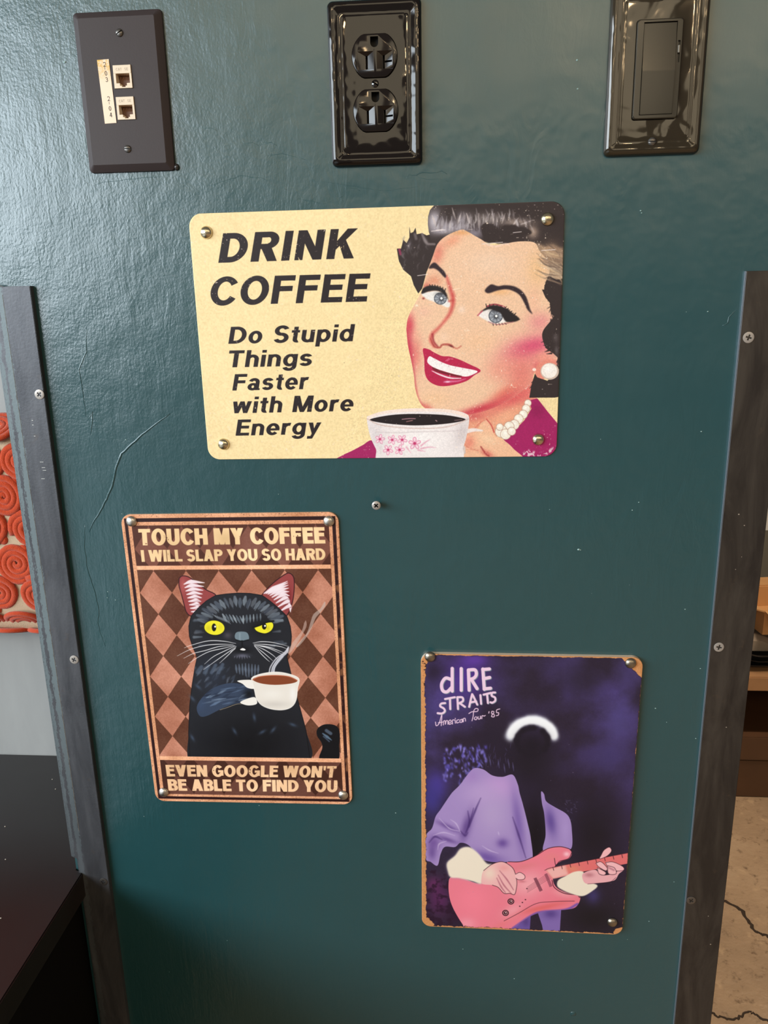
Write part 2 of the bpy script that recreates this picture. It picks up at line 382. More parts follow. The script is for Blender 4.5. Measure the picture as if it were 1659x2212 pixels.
def coffee_print(w=1240, h=827):
    A = Art(w, h, [(404, 463), (1222.2, 433), (1199.5, 988), (454.6, 991)], 3)
    n = fbm(h, w, 5, A.rng, 3)[..., None]; n2 = fbm(h, w, 160, A.rng, 3)[..., None]
    A.img[:] = (np.array([243, 217, 163])+(n-.5)*26+(n2-.5)*14)/255
    ink = (36, 26, 28); r_ = A.rng
    A.at(400, 420, 3.749)
    A.text('DRINK', [(264, 560), (1357, 522), (1392, 277), (300, 320)], ink, .222, .19, .14, wear=.2)
    A.text('COFFEE', [(190, 905), (1462, 873), (1493, 645), (222, 677)], ink, .2, .185, .11, wear=.18)
    for t, q in (('Do Stupid', [(352, 1214), (1350, 1195), (1370, 1057), (372, 1078)]),
                 ('Things', [(344, 1404), (1018, 1392), (1038, 1258), (362, 1269)]),
                 ('Faster', [(388, 1590), (985, 1580), (1004, 1448), (408, 1459)]),
                 ('with More', [(383, 1772), (1352, 1757), (1372, 1627), (401, 1642)]),
                 ('Energy', [(418, 1951), (1090, 1940), (1108, 1812), (436, 1823)])):
        A.text(t, q, ink, .202, .172, .105, wear=.14, space=.4)
    # --- woman: jumper, neck, hair, face
    mag = (163, 32, 94)
    A.at(720, 700, 3.19)
    A.poly([(20, 940), (60, 905), (130, 872), (200, 835), (262, 803), (330, 860), (380, 960), (200, 960)], mag)
    A.poly([(860, 560), (1380, 380), (1400, 560), (1130, 740), (1120, 800), (1330, 960), (830, 960), (900, 820), (900, 660)], (229, 158, 126), smooth=False)
    A.clip([(860, 560), (1380, 380), (1400, 560), (1130, 740), (1120, 800), (1330, 960), (830, 960), (900, 820), (900, 660)], False)
    A.blob((1240, 520), 220, 70, (214, 90, 92), .9, -28); A.blob((1180, 640), 130, 60, (240, 176, 140), .7, -30); A.blob((960, 640), 110, 40, (206, 92, 92), .8, -8)
    A.blob((1330, 480), 60, 80, (222, 110, 105), .7)
    A.clip()
    A.poly([(1340, 535), (1400, 520), (1470, 610), (1545, 700), (1600, 800), (1560, 980), (1320, 980), (1250, 890), (1165, 800), (1230, 750), (1310, 670), (1360, 590)], mag, smooth=False)
    A.blob((1400, 610), 60, 60, (110, 20, 60), .35)
    # hair masses
    dark = (52, 42, 42)
    A.at(840, 420, 4.1475)
    A.poly([(430, 60), (1640, 20), (1620, 1300), (1500, 1300), (1440, 980), (1380, 870), (1300, 480), (800, 420), (380, 420), (350, 340), (341, 270), (343, 200), (360, 140), (395, 100)], dark, smooth=False)
    A.poly([(175, 290), (185, 350), (210, 340), (230, 300), (240, 360), (290, 350), (330, 370), (400, 350), (480, 330), (520, 380), (440, 450), (390, 560), (330, 700), (290, 850), (255, 895), (215, 820), (190, 740), (120, 680), (80, 600), (62, 490), (100, 490), (120, 410), (150, 440), (175, 390)], dark, smooth=False)
    A.poly([(1290, 470), (1340, 440), (1400, 470), (1470, 450), (1530, 480), (1640, 500), (1640, 800), (1500, 790), (1430, 740), (1380, 600)], (150, 122, 100), blur=3); A.poly([(1380, 780), (1640, 770), (1640, 1300), (1400, 1300)], dark, smooth=False)
    # grey lights in the hair
    A.clip([(430, 60), (1640, 20), (1620, 1300), (1300, 1300), (1300, 520), (800, 470), (380, 470), (350, 340), (341, 270), (343, 200), (360, 140), (395, 100)], False)
    A.blob((400, 240), 80, 120, (196, 188, 196), 1); A.blob((480, 320), 110, 50, (186, 178, 186), 1); A.blob((620, 290), 120, 50, (176, 166, 170), 1); A.blob((530, 290), 150, 60, (160, 152, 160), .9); A.blob((660, 230), 90, 80, (150, 142, 148), .9)
    A.blob((900, 220), 190, 60, (150, 138, 134), .85); A.blob((1150, 250), 170, 45, (158, 140, 130), .85); A.blob((760, 350), 110, 60, (140, 130, 140), .9)
    A.blob((1290, 340), 60, 70, (170, 146, 130), .9); A.blob((1450, 560), 110, 130, (176, 142, 112), .95); A.blob((1520, 680), 70, 80, (150, 130, 110), .8)
    for (x0, y0, x1, y1, c, ww) in [(590, 150, 620, 260, 0, 5), (690, 170, 730, 290, 1, 5), (610, 260, 640, 170, 1, 3), (800, 170, 800, 300, 1, 4), (860, 240, 900, 170, 1, 3), (940, 170, 930, 260, 1, 4), (980, 260, 1000, 180, 0, 3), (1040, 170, 1010, 260, 1, 3),
                                 (1100, 290, 1160, 210, 1, 4), (1200, 200, 1290, 160, 0, 3), (1180, 270, 1290, 230, 1, 4), (470, 130, 440, 230, 0, 5), (540, 160, 520, 250, 0, 4), (380, 190, 420, 300, 1, 5), (760, 170, 750, 280, 0, 4), (840, 190, 830, 270, 0, 3), (700, 250, 780, 330, 0, 3), (560, 120, 590, 220, 1, 3)]:
        A.line([(x0, y0), (x1, y1)], ww, [(60, 50, 50), (205, 190, 185)][c], .75, taper=(.3, 1, .2), soft=1.2)
    A.poly([(850, 280), (890, 262), (960, 290), (990, 330), (960, 400), (900, 440), (840, 400)], dark, blur=2)
    A.poly([(1000, 320), (1040, 275), (1110, 280), (1180, 290), (1260, 320), (1275, 350), (1200, 375), (1130, 400), (1040, 430), (960, 440), (985, 380)], dark, blur=2)
    A.clip()
    A.blob((170, 460), 22, 50, (120, 112, 120), .7, 15); A.blob((320, 420), 20, 50, (150, 140, 140), .7, -30); A.line([(290, 360), (330, 440), (400, 450)], 5, (140, 128, 128), .7, soft=1.5)
    A.line([(85, 500), (95, 540)], 5, (160, 50, 90), .8, soft=1.5)
    A.line([(225, 360), (235, 400)], 6, (130, 120, 122), .6, soft=2)
    # face
    A.fr = (0, 0, 1.)
    c2 = lambda x, y: (840+x/4.1475, 420+y/4.1475)
    c3 = lambda x, y: (720+x/3.19, 700+y/3.19)
    face = [c2(*p) for p in [(640, 318), (510, 372), (430, 445), (385, 560), (335, 700), (295, 850), (270, 905), (215, 1005), (165, 1110), (150, 1200)]] + \
           [c3(*p) for p in [(500, 70), (510, 160), (532, 260), (550, 360), (558, 440), (578, 515), (612, 572), (680, 610), (800, 628), (950, 626), (1080, 592), (1200, 535), (1300, 465), (1355, 420), (1388, 330), (1430, 300), (1520, 280), (1540, 230), (1480, 190), (1450, 150), (1440, 60)]] + \
           [c2(*p) for p in [(1480, 1090), (1445, 980), (1392, 870), (1405, 790), (1440, 700), (1420, 600), (1350, 510), (1300, 432), (1150, 425), (1000, 452), (900, 455), (830, 410), (760, 370), (700, 336)]]
    A.at(720, 700, 3.19); A.poly([(1400, -40), (1640, -40), (1640, 300), (1380, 300), (1380, 120)], dark, smooth=False); A.fr = (0, 0, 1.); A.poly(face, (236, 194, 160)); A.clip(face)
    A.at(840, 420, 4.1475)
    A.blob((640, 345), 110, 30, (225, 160, 100), .8); A.blob((560, 420), 110, 60, (232, 160, 128), .9, -30); A.blob((430, 540), 70, 130, (222, 132, 112), .9, 15)
    A.blob((900, 620), 260, 150, (236, 202, 174), .8); A.blob((1330, 680), 120, 200, (232, 186, 136), .8); A.blob((1420, 520), 90, 80, (214, 170, 130), .7)
    A.blob((400, 780), 90, 70, (222, 150, 120), .9); A.blob((330, 830), 50, 40, (200, 80, 70), .6)
    A.blob((300, 1060), 90, 60, (236, 186, 160), .8); A.blob((175, 1180), 60, 130, (206, 60, 80), .85); A.blob((990, 880), 130, 40, (236, 178, 120), .7)
    A.blob((1350, 1150), 150, 110, (226, 140, 140), .8); A.blob((1300, 950), 70, 150, (236, 180, 150), .6)
    A.at(720, 700, 3.19)
    A.blob((560, 210), 60, 150, (224, 120, 112), .75); A.blob((518, 180), 36, 190, (200, 60, 82), .9, -6); A.line([(500, 40), (512, 170), (534, 270), (552, 370), (560, 450), (580, 520), (615, 575)], 4, (188, 58, 76), .7, soft=3); A.blob((550, 470), 30, 90, (214, 100, 96), .7, -10)
    A.blob((1330, 190), 250, 130, (222, 120, 130), .85, -14); A.blob((1370, 160), 170, 70, (214, 84, 116), .95, -16); A.blob((1290, 350), 170, 170, (222, 116, 108), .8); A.blob((1140, 320), 130, 90, (232, 150, 130), .6, -20)
    A.blob((1180, 480), 160, 50, (222, 112, 96), .8, -28); A.blob((1000, 596), 260, 40, (196, 56, 72), .95, -17); A.blob((1180, 520), 190, 40, (210, 80, 84), .7, -27); A.blob((700, 520), 130, 60, (238, 192, 150), .7)
    A.blob((1450, 240), 90, 50, (236, 150, 132), .9); A.poly([(1400, 300), (1440, 260), (1500, 250), (1560, 270), (1540, 330), (1440, 370), (1400, 350)], (232, 140, 122), .9, blur=2); A.blob((1000, 130), 140, 90, (238, 190, 150), .7); A.blob((1400, 300), 40, 50, (214, 90, 96), .6)
    A.blob((640, 580), 60, 30, (206, 76, 76), .6, 30)
    # nose, folds
    A.at(880, 560, 5.184)
    A.line([(430, 200), (470, 330), (500, 430), (498, 520), (465, 620), (400, 710), (330, 790), (270, 850), (255, 920), (290, 980)], 6, (196, 62, 62), .8, soft=4, taper=(.6, 1.6, 1.2, .7, 1.2, 1))
    A.line([(272, 850), (285, 930), (330, 990)], 4, (150, 40, 50), .7, soft=1.6)
    A.line([(250, 900), (290, 985), (350, 1000), (380, 970), (430, 965), (480, 975), (510, 998)], 4, (170, 66, 60), .8, soft=1.4, taper=(.5, 1, 1, 1.3, .6))
    A.blob((480, 985), 34, 12, (96, 32, 36), .95, 22); A.line([(510, 1000), (550, 1010), (590, 985)], 3, (196, 96, 80), .7, soft=1.5)
    A.blob((600, 575), 50, 50, (244, 216, 196), .7); A.blob((400, 880), 60, 60, (242, 205, 178), .6)
    A.line([(500, 350), (540, 345), (575, 335)], 2, (250, 222, 196), .7); A.line([(530, 440), (545, 455)], 2, (250, 222, 196), .7)
    # brows
    A.poly([(230, 110), (260, 60), (300, 45), (350, 90), (400, 140), (425, 190), (415, 215), (385, 190), (340, 140), (290, 110)], (50, 36, 42), blur=1)
    A.poly([(860, 360), (900, 310), (940, 290), (1010, 310), (1080, 300), (1180, 310), (1260, 350), (1320, 420), (1350, 500), (1370, 570), (1395, 625), (1340, 575), (1300, 490), (1250, 410), (1180, 365), (1100, 345), (1000, 360), (900, 390)], (50, 36, 42), blur=1)
    # left eye
    def iris(cx, cy, rx, ry):
        A.blob((cx, cy), rx, ry, (78, 80, 88), 1, hard=1); A.blob((cx, cy), rx*.86, ry*.86, (150, 154, 162), 1, hard=1)
        for k in range(26):
            t = k*.2417; q = .8+.1*(k % 3); A.line([(cx+rx*.3*math.cos(t), cy+ry*.3*math.sin(t)), (cx+rx*q*math.cos(t), cy+ry*q*math.sin(t))], 1.3, [(104, 108, 118), (190, 194, 200), (122, 126, 136)][k % 3], .75, soft=.6)
        A.blob((cx, cy-ry*.75), rx*.9, ry*.35, (60, 60, 66), .8)
    A.poly([(150, 395), (230, 375), (320, 365), (400, 400), (445, 460), (470, 520), (440, 550), (350, 510), (270, 480), (200, 450)], (238, 232, 226), blur=1)
    iris(360, 450, 72, 68); A.blob((372, 455), 30, 28, (24, 24, 28), 1); A.blob((372, 448), 14, 14, (255, 255, 250), 1, hard=1)
    A.poly([(150, 395), (160, 340), (230, 305), (320, 310), (390, 340), (430, 400), (450, 470), (425, 430), (370, 378), (300, 360), (220, 372)], (38, 32, 34), blur=1)
    A.line([(455, 480), (500, 470)], 4, (190, 60, 60), .6, soft=2); A.blob((170, 448), 18, 16, (130, 30, 36), .8); A.blob((95, 528), 20, 14, (250, 240, 215), .9)
    for k in range(7): A.line([(250+k*26, 316+k*k*1.6), (238+k*30, 292+k*k*1.3)], 2, (38, 32, 34), .8)
    # right eye
    A.poly([(790, 640), (840, 590), (920, 568), (1020, 590), (1090, 640), (1115, 700), (1060, 725), (960, 735), (880, 700)], (238, 230, 224), blur=1)
    iris(982, 646, 80, 80); A.blob((985, 655), 32, 30, (24, 24, 28), 1); A.blob((988, 648), 14, 14, (255, 255, 250), 1, hard=1)
    A.poly([(800, 610), (850, 570), (920, 530), (1010, 530), (1100, 560), (1165, 610), (1250, 682), (1165, 716), (1095, 690), (1075, 640), (1010, 600), (920, 570), (850, 588)], (36, 30, 32), blur=1)
    A.line([(880, 540), (960, 515), (1040, 530), (1090, 550)], 3, (150, 50, 66), .9); A.line([(780, 640), (830, 590)], 3, (190, 80, 100), .8)
    for k in range(9): A.line([(880+k*34, 545+k*k*1.9), (872+k*42, 512+k*k*1.6)], 2, (36, 30, 32), .8)
    for k in range(9): A.line([(1050+k*14, 590+k*14), (1105+k*19, 540+k*18)], 3, (36, 30, 32), .95, taper=(1.2, .3))
    A.poly([(1040, 600), (1100, 590), (1160, 640), (1200, 690), (1120, 715), (1080, 690)], (36, 30, 32), blur=1)
    for k in range(5): A.line([(950+k*34, 735-k*2), (955+k*36, 752-k*3)], 2, (60, 40, 44), .8)
    A.line([(900, 712), (1000, 742), (1110, 728), (1180, 712)], 2, (160, 90, 100), .7)
    # mouth
    A.poly([(165, 1015), (230, 1020), (290, 1055), (380, 1095), (460, 1100), (560, 1130), (680, 1185), (810, 1255), (740, 1310), (660, 1370), (540, 1410), (400, 1432), (300, 1415), (220, 1360), (185, 1270), (180, 1130)], (184, 34, 74))
    A.poly([(235, 1098), (290, 1120), (380, 1165), (480, 1200), (600, 1225), (770, 1262), (730, 1300), (640, 1325), (520, 1300), (400, 1265), (290, 1225), (215, 1165)], (246, 238, 234))
    A.poly([(270, 1218), (380, 1262), (520, 1300), (600, 1318), (560, 1330), (420, 1300), (300, 1262)], (120, 30, 44))
    A.line([(265, 1260), (360, 1305), (470, 1340), (590, 1345)], 3.4, (244, 226, 228), .95, taper=(.4, 1, 1, .5))
    A.line([(400, 1385), (470, 1380), (560, 1375), (640, 1350)], 3.5, (228, 130, 170), .8, soft=1.5, taper=(.5, 1, .8, .3)); A.blob((440, 1383), 36, 12, (248, 220, 236), .9)
    for x, y in ((300, 1125), (375, 1168), (455, 1198), (530, 1215), (610, 1232), (680, 1246)): A.line([(x, y), (x-2, y+16)], 1.6, (214, 180, 184), .8)
    A.line([(420, 1150), (455, 1120)], 1.5, (230, 120, 150), .8); A.line([(435, 1150), (470, 1125)], 1.5, (230, 120, 150), .8)
    A.clip()
    # ear-ring, side hair, tufts
    A.at(720, 700, 3.19)
    A.poly([(1500, -20), (1600, -20), (1600, 500), (1520, 515), (1470, 500), (1410, 515), (1345, 515), (1360, 430), (1385, 350), (1400, 370), (1470, 400), (1540, 330), (1545, 240), (1500, 200), (1455, 170), (1500, 110), (1490, 40)], dark, smooth=False)
    for x, y, dx, dy in ((1470, 120, -40, 14), (1480, 160, -36, -6), (1500, 210, -34, 4), (1380, 400, -20, 12), (1370, 430, -22, 20), (1500, 60, -30, 12), (1480, 190, -26, 10), (1530, 120, -30, 30)):
        A.line([(x, y), (x+dx, y+dy)], 4, dark, 1, taper=(1, .2), soft=1)
    A.blob((1530, 100), 22, 40, (110, 100, 100), .5); A.blob((1535, 190), 16, 40, (120, 110, 110), .5)
    A.poly([(1385, 345), (1395, 300), (1430, 270), (1490, 262), (1540, 280), (1500, 340), (1450, 385), (1400, 385)], (228, 138, 120), 1, blur=1)
    A.poly([(1360, 430), (1385, 350), (1400, 375), (1470, 400), (1600, 330), (1600, 500), (1520, 515), (1345, 515)], dark, smooth=False)
    A.blob((1487, 334), 64, 58, (206, 184, 168), 1, hard=1); A.blob((1484, 330), 54, 50, (244, 234, 224), 1, hard=1); A.blob((1480, 322), 30, 24, (255, 250, 246), .8)
    A.blob((1380, 322), 13, 11, (250, 224, 210), 1, hard=1)
    A.at(840, 420, 4.1475)
    A.poly([(1600, 760), (1500, 770), (1440, 740), (1460, 800), (1390, 820), (1410, 860), (1370, 860), (1400, 930), (1440, 980), (1450, 1080), (1480, 1100), (1450, 1170), (1470, 1260), (1600, 1260)], dark, smooth=False)
    for k in range(14): A.line([(1450+k % 3*8, 745+k*32), (1388+k % 4*10+max(0, k-4)*7, 760+k*34)], 3, dark, .9, taper=(1, .2), soft=1)
    for k in range(10): A.line([(1400+k*12, 560+k*14), (1540, 590+k*18)], 2, (110, 86, 70), .6, taper=(.2, 1), soft=1)
    for k in range(46):
        x = r_.uniform(1300, 1440); y = r_.uniform(440, 720); A.line([(x, y), (x+r_.uniform(60, 130), y+r_.uniform(20, 70)), (x+r_.uniform(150, 260), y+r_.uniform(50, 160))], r_.uniform(1.5, 4.5), [(206, 176, 140), (120, 98, 84), (180, 150, 124), (84, 68, 62), (214, 188, 160)][k % 5], r_.uniform(.35, .8), taper=(.1, 1, .4), soft=1.4)
    for k in range(26):
        x = 430+k*22; A.line([(x, 330+(k % 3)*10-(k > 8)*10), (x+r_.uniform(-10, 20), 250-r_.uniform(0, 60))], r_.uniform(1.5, 3.5), [(196, 188, 192), (110, 100, 104), (170, 160, 164)][k % 3], .6, taper=(.2, 1, .2), soft=1.2)
    for k in range(34):
        x = r_.uniform(120, 400); y = r_.uniform(370, 640); A.line([(x, y), (x-14+r_.uniform(-8, 8), y+26), (x-8+r_.uniform(-10, 14), y+r_.uniform(46, 70))], r_.uniform(2, 5), [(104, 96, 98), (78, 68, 70), (128, 120, 122)][k % 3], r_.uniform(.2, .5) if x < 360-(y-370)*.25 else 0, taper=(.2, 1, .1), soft=1.6)
    for k in range(60):
        t = k/59; x = 400+t*900; y = 300-70*math.sin(t*3)+r_.uniform(-40, 50); d_ = r_.uniform(-.5, .5)+(1-t*2)*.5
        A.line([(x, y), (x+26*d_+6, y-36), (x+50*d_+r_.uniform(-8, 12), y-80)], r_.uniform(2, 5), [(186, 176, 178), (86, 76, 78), (150, 138, 138), (60, 50, 50), (206, 196, 194)][k % 5], r_.uniform(.35, .75), taper=(.2, 1, .1), soft=1.6)
    for p in ([(820, 300), (850, 262), (900, 262), (960, 292), (985, 330), (950, 390), (905, 436), (850, 400)], [(985, 350), (1030, 280), (1060, 290), (1110, 272), (1180, 300), (1240, 310), (1278, 350), (1200, 372), (1120, 402), (1040, 425), (960, 438), (985, 390)]): A.poly(p, (50, 40, 40), .95, blur=1)
    A.line([(880, 455), (960, 470), (1030, 445), (1070, 450)], 3, (246, 214, 200), .7, soft=1.5)
    # pearls
    A.at(720, 700, 3.19)
    for x, y, r in ((1335, 552, 22), (1322, 590, 26), (1302, 630, 28), (1270, 660, 30), (1240, 700, 32), (1205, 712, 32), (1150, 745, 40), (1180, 765, 34), (1222, 745, 26), (1140, 715, 22)):
        A.blob((x, y), r+4, r+4, (190, 150, 130), .9, hard=1); A.blob((x, y), r, r, (240, 230, 214), 1, hard=1); A.blob((x-4, y-6), r*.5, r*.5, (255, 252, 244), .8)
    # hand
    hand = [(900, 800), (930, 760), (980, 745), (1010, 690), (1050, 660), (1085, 700), (1105, 770), (1160, 800), (1230, 860), (1290, 960), (830, 960), (870, 900), (900, 850)]
    A.poly(hand, (238, 186, 150)); A.clip(hand)
    A.blob((930, 820), 50, 60, (226, 130, 110), .8); A.blob((1060, 800), 80, 40, (244, 206, 170), .7, 20); A.blob((1050, 895), 60, 26, (206, 96, 90), .8, 25); A.blob((1060, 690), 30, 40, (240, 180, 150), .7)
    A.clip()
    A.line([(1050, 662), (1080, 700), (1100, 750)], 2.5, (190, 60, 60), .8, soft=1); A.line([(1010, 850), (1045, 900), (1065, 912)], 3, (150, 40, 44), .7, soft=1.2)
    A.line([(900, 830), (930, 860), (990, 875)], 2, (206, 110, 90), .6, soft=1.4); A.line([(960, 735), (1000, 690), (1045, 664)], 2, (206, 100, 90), .6, soft=1.2)
    # cup
    cup = [(228, 655), (250, 770), (290, 860), (345, 960), (840, 960), (890, 850), (915, 760), (930, 655), (900, 620), (800, 596), (640, 586), (480, 588), (340, 604), (250, 632)]
    A.line([(890, 750), (960, 735), (1020, 740)], 8, (236, 222, 216), 1, soft=1, taper=(1.2, 1, .4)); A.line([(845, 890), (890, 850), (895, 890)], 5, (206, 196, 194), .9, soft=1.2)
    A.poly(cup, (236, 226, 224)); A.clip(cup)
    A.blob((300, 780), 70, 160, (212, 202, 204), .7, -14); A.blob((880, 760), 60, 120, (200, 186, 186), .7, 16); A.blob((600, 800), 200, 100, (246, 240, 238), .7)
    A.line([(235, 655), (300, 620), (460, 600), (640, 596), (800, 606), (910, 640)], 7, (244, 222, 210), 1, soft=1.2)
    A.clip()
    A.poly([(248, 662), (330, 640), (450, 626), (600, 624), (760, 632), (860, 648), (905, 664), (840, 682), (720, 696), (560, 702), (420, 694), (310, 680)], (34, 24, 26))
    A.line([(228, 655), (330, 700), (560, 722), (780, 712), (925, 660)], 2, (200, 170, 160), .8, soft=1); A.line([(290, 745), (420, 752), (600, 745), (800, 742), (880, 735)], 1.6, (196, 180, 180), .6, soft=1.2)
    A.line([(470, 660), (520, 655), (560, 656)], 2, (190, 140, 150), .8); A.line([(500, 676), (540, 668)], 2, (170, 120, 120), .8); A.line([(700, 668), (708, 674)], 2, (180, 140, 140), .9); A.line([(830, 668), (880, 664)], 1.6, (150, 120, 120), .8)
    pk = (196, 60, 110)
    for (x, y, r) in ((318, 795, 34), (402, 800, 34), (470, 800, 36), (556, 825, 44), (374, 868, 36), (452, 868, 36)):
        for k in range(5):
            t = k*1.257+.3*x; A.blob((x+.6*r*math.cos(t), y+.6*r*math.sin(t)), r*.42, r*.3, (222, 140, 170), .9, math.degrees(t), hard=1); A.blob((x+.6*r*math.cos(t), y+.6*r*math.sin(t)), r*.28, r*.17, (246, 222, 228), .9, math.degrees(t), hard=1)
        A.blob((x, y), r*.24, r*.22, pk, 1, hard=1)
    for p in ([(600, 840), (640, 810), (660, 800)], [(600, 860), (660, 850), (700, 855)], [(580, 870), (630, 880)], [(500, 850), (530, 890)]): A.line(p, 3, (226, 170, 186), .9, soft=1, taper=(1.3, .3))
    # wear: pale flecks and bare metal scuffs
    A.at(0, 0, 1)
    r = A.rng
    m = np.clip((fbm(h, w, 5, r, 2)-.80)*14, 0, 1)*np.clip((fbm(h, w, 60, r, 2)-.42)*6, 0, 1)
    A.put(0, 0, m, (246, 226, 206), .8)
    for i in range(60):
        x = r.uniform(1040, 1215); y = r.uniform(440, 620) if i < 40 else r.uniform(800, 870)
        A.blob((x, y), r.uniform(.6, 2), r.uniform(.5, 1.2), (225, 205, 200), .8)
    for i in range(70):
        x = r.uniform(440, 1210); y = r.uniform(450, 985); L = r.uniform(1, 9)
        A.line([(x, y), (x+L, y-r.uniform(-.5, 1.5))], r.uniform(.5, 1.3), (248, 228, 208), r.uniform(.3, .8))
    for p in ([(940, 498), (955, 496)], [(1040, 528), (1085, 524)], [(1108, 503), (1126, 501)], [(1170, 542), (1200, 540)], [(930, 500), (960, 497)], [(900, 597), (922, 594)]): A.line(p, 1.4, (240, 225, 220), .9)
    m = np.clip((fbm(h, w, 8, r, 3)-.5)*9, 0, 1)*A.mask([(1120, 985), (1135, 972), (1165, 980), (1200, 965), (1210, 1000), (1120, 1000)], False, 2)
    A.put(0, 0, m, (226, 190, 200), .95)
    for i in range(25): A.blob((r.uniform(430, 900), r.uniform(460, 980)), r.uniform(.5, 1.3), r.uniform(.4, .9), (60, 45, 40), r.uniform(.3, .8))
    m = A.mask([(1040, 430), (1240, 430), (1240, 1000), (720, 1000), (870, 560)], False, 8)[..., None]*.085
    A.img = A.img*(1+(fbm(h, w, 3, r, 3)[..., None]-.5)*2*m*.9)
    return A.img

def cat_print(w=760, h=1140):
    A = Art(w, h, [(263, 1112), (730, 1105), (761.8, 1734.3), (337.8, 1726.7)], 5)
    r = A.rng; g = fbm(h, w, 4, r, 3)[..., None]; g2 = fbm(h, w, 90, r, 3)[..., None]
    cop = (np.array([222, 158, 118])+(g-.5)*40+(g2-.5)*50)
    A.img[:] = cop/255
    Y, X = np.mgrid[0:h, 0:w].astype(float)
    S = happly(A.H, np.array([(250+x/3.13, 1090+y/3.13) for x, y in ((278, 590), (1375, 575), (312, 875))]))
    px = (S[1, 0]-S[0, 0])/5; py = (S[2, 1]-S[0, 1])
    # rectangles in sign fractions
    def rect(x0, y0, x1, y1, col, a=1): A.put(0, 0, (np.clip(X-x0*w+.5, 0, 1)*np.clip(x1*w-X+.5, 0, 1)*np.clip(Y-y0*h+.5, 0, 1)*np.clip(y1*h-Y+.5, 0, 1)), col, a)
    K = lambda pts: happly(A.H, np.array([(250+x/3.13, 1090+y/3.13) for x, y in pts]))
    dk = (48, 26, 22)
    rect(.0147, .0118, .9855, .989, (44, 18, 18)); rect(.0294, .0232, .970, .9795, cop)
    
    du = np.abs((X-S[0, 0])/px-np.round((X-S[0, 0])/px)); dv = np.abs((Y-S[0, 1])/py-np.round((Y-S[0, 1])/py))
    d = np.clip((.5-du-dv)*px*.9+.5, 0, 1)
    ins = (X > .047*w)*(X < .954*w)*(Y > .035*h)*(Y < .9705*h)
    light = np.array([190, 126, 102])+(g-.5)*26+(g2-.5)*70
    A.put(0, 0, np.ones((h, w))*ins, np.array([98, 57, 40])+(g-.5)*20+(g2-.5)*30)
    A.put(0, 0, d*ins, light)
    t0 = K([(160, 410)])[0, 1]; t1 = K([(160, 437)])[0, 1]
    B = lambda x, y: happly(A.H, np.array([(260+x/3.19, 1380+y/3.19)]))[0]
    b0 = B(900, 803)[1]; b1 = B(900, 830)[1]
    rect(.047, .035, .954, t0/h, (70, 34, 28), .55); rect(.047, b1/h, .954, .9705, (50, 24, 20), .62)
    rect(.047, t0/h, .954, t1/h, cop+24); rect(.047, b0/h, .954, b1/h, cop+20)
    ct = (244, 206, 150)
    A.at(250, 1090, 3.13)
    ct = np.array([244, 206, 156])+(g2-.5)*60
    A.text('TOUCH MY COFFEE', [(168, 274), (1418, 258), (1410, 148), (160, 164)], ct, .27, .22, .045, wear=.2, space=.3)
    A.text('I WILL SLAP YOU SO HARD', [(184, 384), (1420, 369), (1414, 290), (176, 305)], ct, .25, .21, .045, wear=.18, space=.28)
    A.at(260, 1380, 3.19)
    ct = np.array([240, 194, 150])+(g2-.5)*60
    A.text("EVEN GOOGLE WON'T", [(324, 936), (1482, 944), (1492, 864), (314, 856)], ct, .26, .22, .05, wear=.2, space=.28)
    A.text('BE ABLE TO FIND YOU', [(336, 1034), (1496, 1044), (1498, 962), (326, 954)], ct, .26, .22, .05, wear=.2, space=.28)
    # ---- cat
    A.fr = (0, 0, 1.)
    f3 = lambda x, y: (380+x/4.608, 1220+y/4.608)
    f2 = lambda x, y: (260+x/3.19, 1380+y/3.19)
    A.clipm = ins*(Y > t1)*(Y < b0)*1.
    base = A.clipm
    ears = [[(40, 130), (70, 105), (130, 112), (200, 158), (300, 235), (405, 300), (310, 400), (225, 460), (160, 500), (112, 460), (88, 380), (62, 280), (40, 200)],
            [(858, 292), (930, 210), (1010, 140), (1090, 85), (1130, 74), (1168, 105), (1180, 170), (1172, 300), (1150, 400), (1120, 470), (1090, 492), (1020, 425), (930, 355)]]
    A.at(380, 1220, 4.608)
    for e in ears: A.poly(e, (150, 66, 66)); A.line(e+[e[0]], 1.8, (44, 16, 20), 1)
    A.blob((1120, 320), 40, 120, (110, 26, 30), .8); A.blob((80, 200), 30, 90, (186, 96, 92), .7)
    for k in range(9):
        x = 90+k*9; y = 175+k*34
        A.line([(x, y+10), (x+70, y-14+k*3), (x+200-k*16, y-4+k*3)], 7.4, (243, 226, 232), .95, taper=(.3, 1.2, .2), soft=.8)
        A.line([(x+22, y+22), (x+90, y+6), (x+170-k*10, y+20)], 1.6, (150, 84, 90), .7, taper=(.3, 1, .3))
    for k in range(9):
        x = 880+k*20; y = 275-k*3+k*k*3.1
        A.line([(x, y), (x+90, y-50), (min(1168, x+230-k*16), y-120+k*16)], 7.4, (243, 226, 232), .95, taper=(.3, 1.2, .2), soft=.8)
        A.line([(x+40, y), (x+120, y-40), (min(1150, x+200-k*12), y-80+k*16)], 1.5, (120, 60, 66), .7, taper=(.3, 1, .3))
    body = [f3(*p) for p in [(400, 297), (500, 282), (620, 272), (740, 275), (860, 295), (940, 350), (1030, 425), (1105, 500), (1140, 600), (1152, 700), (1143, 800), (1105, 900)]] + \
           [f2(*p) for p in [(1150, 120), (1170, 200), (1200, 330), (1240, 470), (1280, 620), (1308, 820), (1000, 840), (700, 840), (484, 830), (474, 640), (482, 450), (500, 300), (520, 180), (534, 118)]] + \
           [f3(*p) for p in [(215, 895), (172, 800), (142, 700), (136, 600), (160, 500), (230, 420), (310, 350)]]
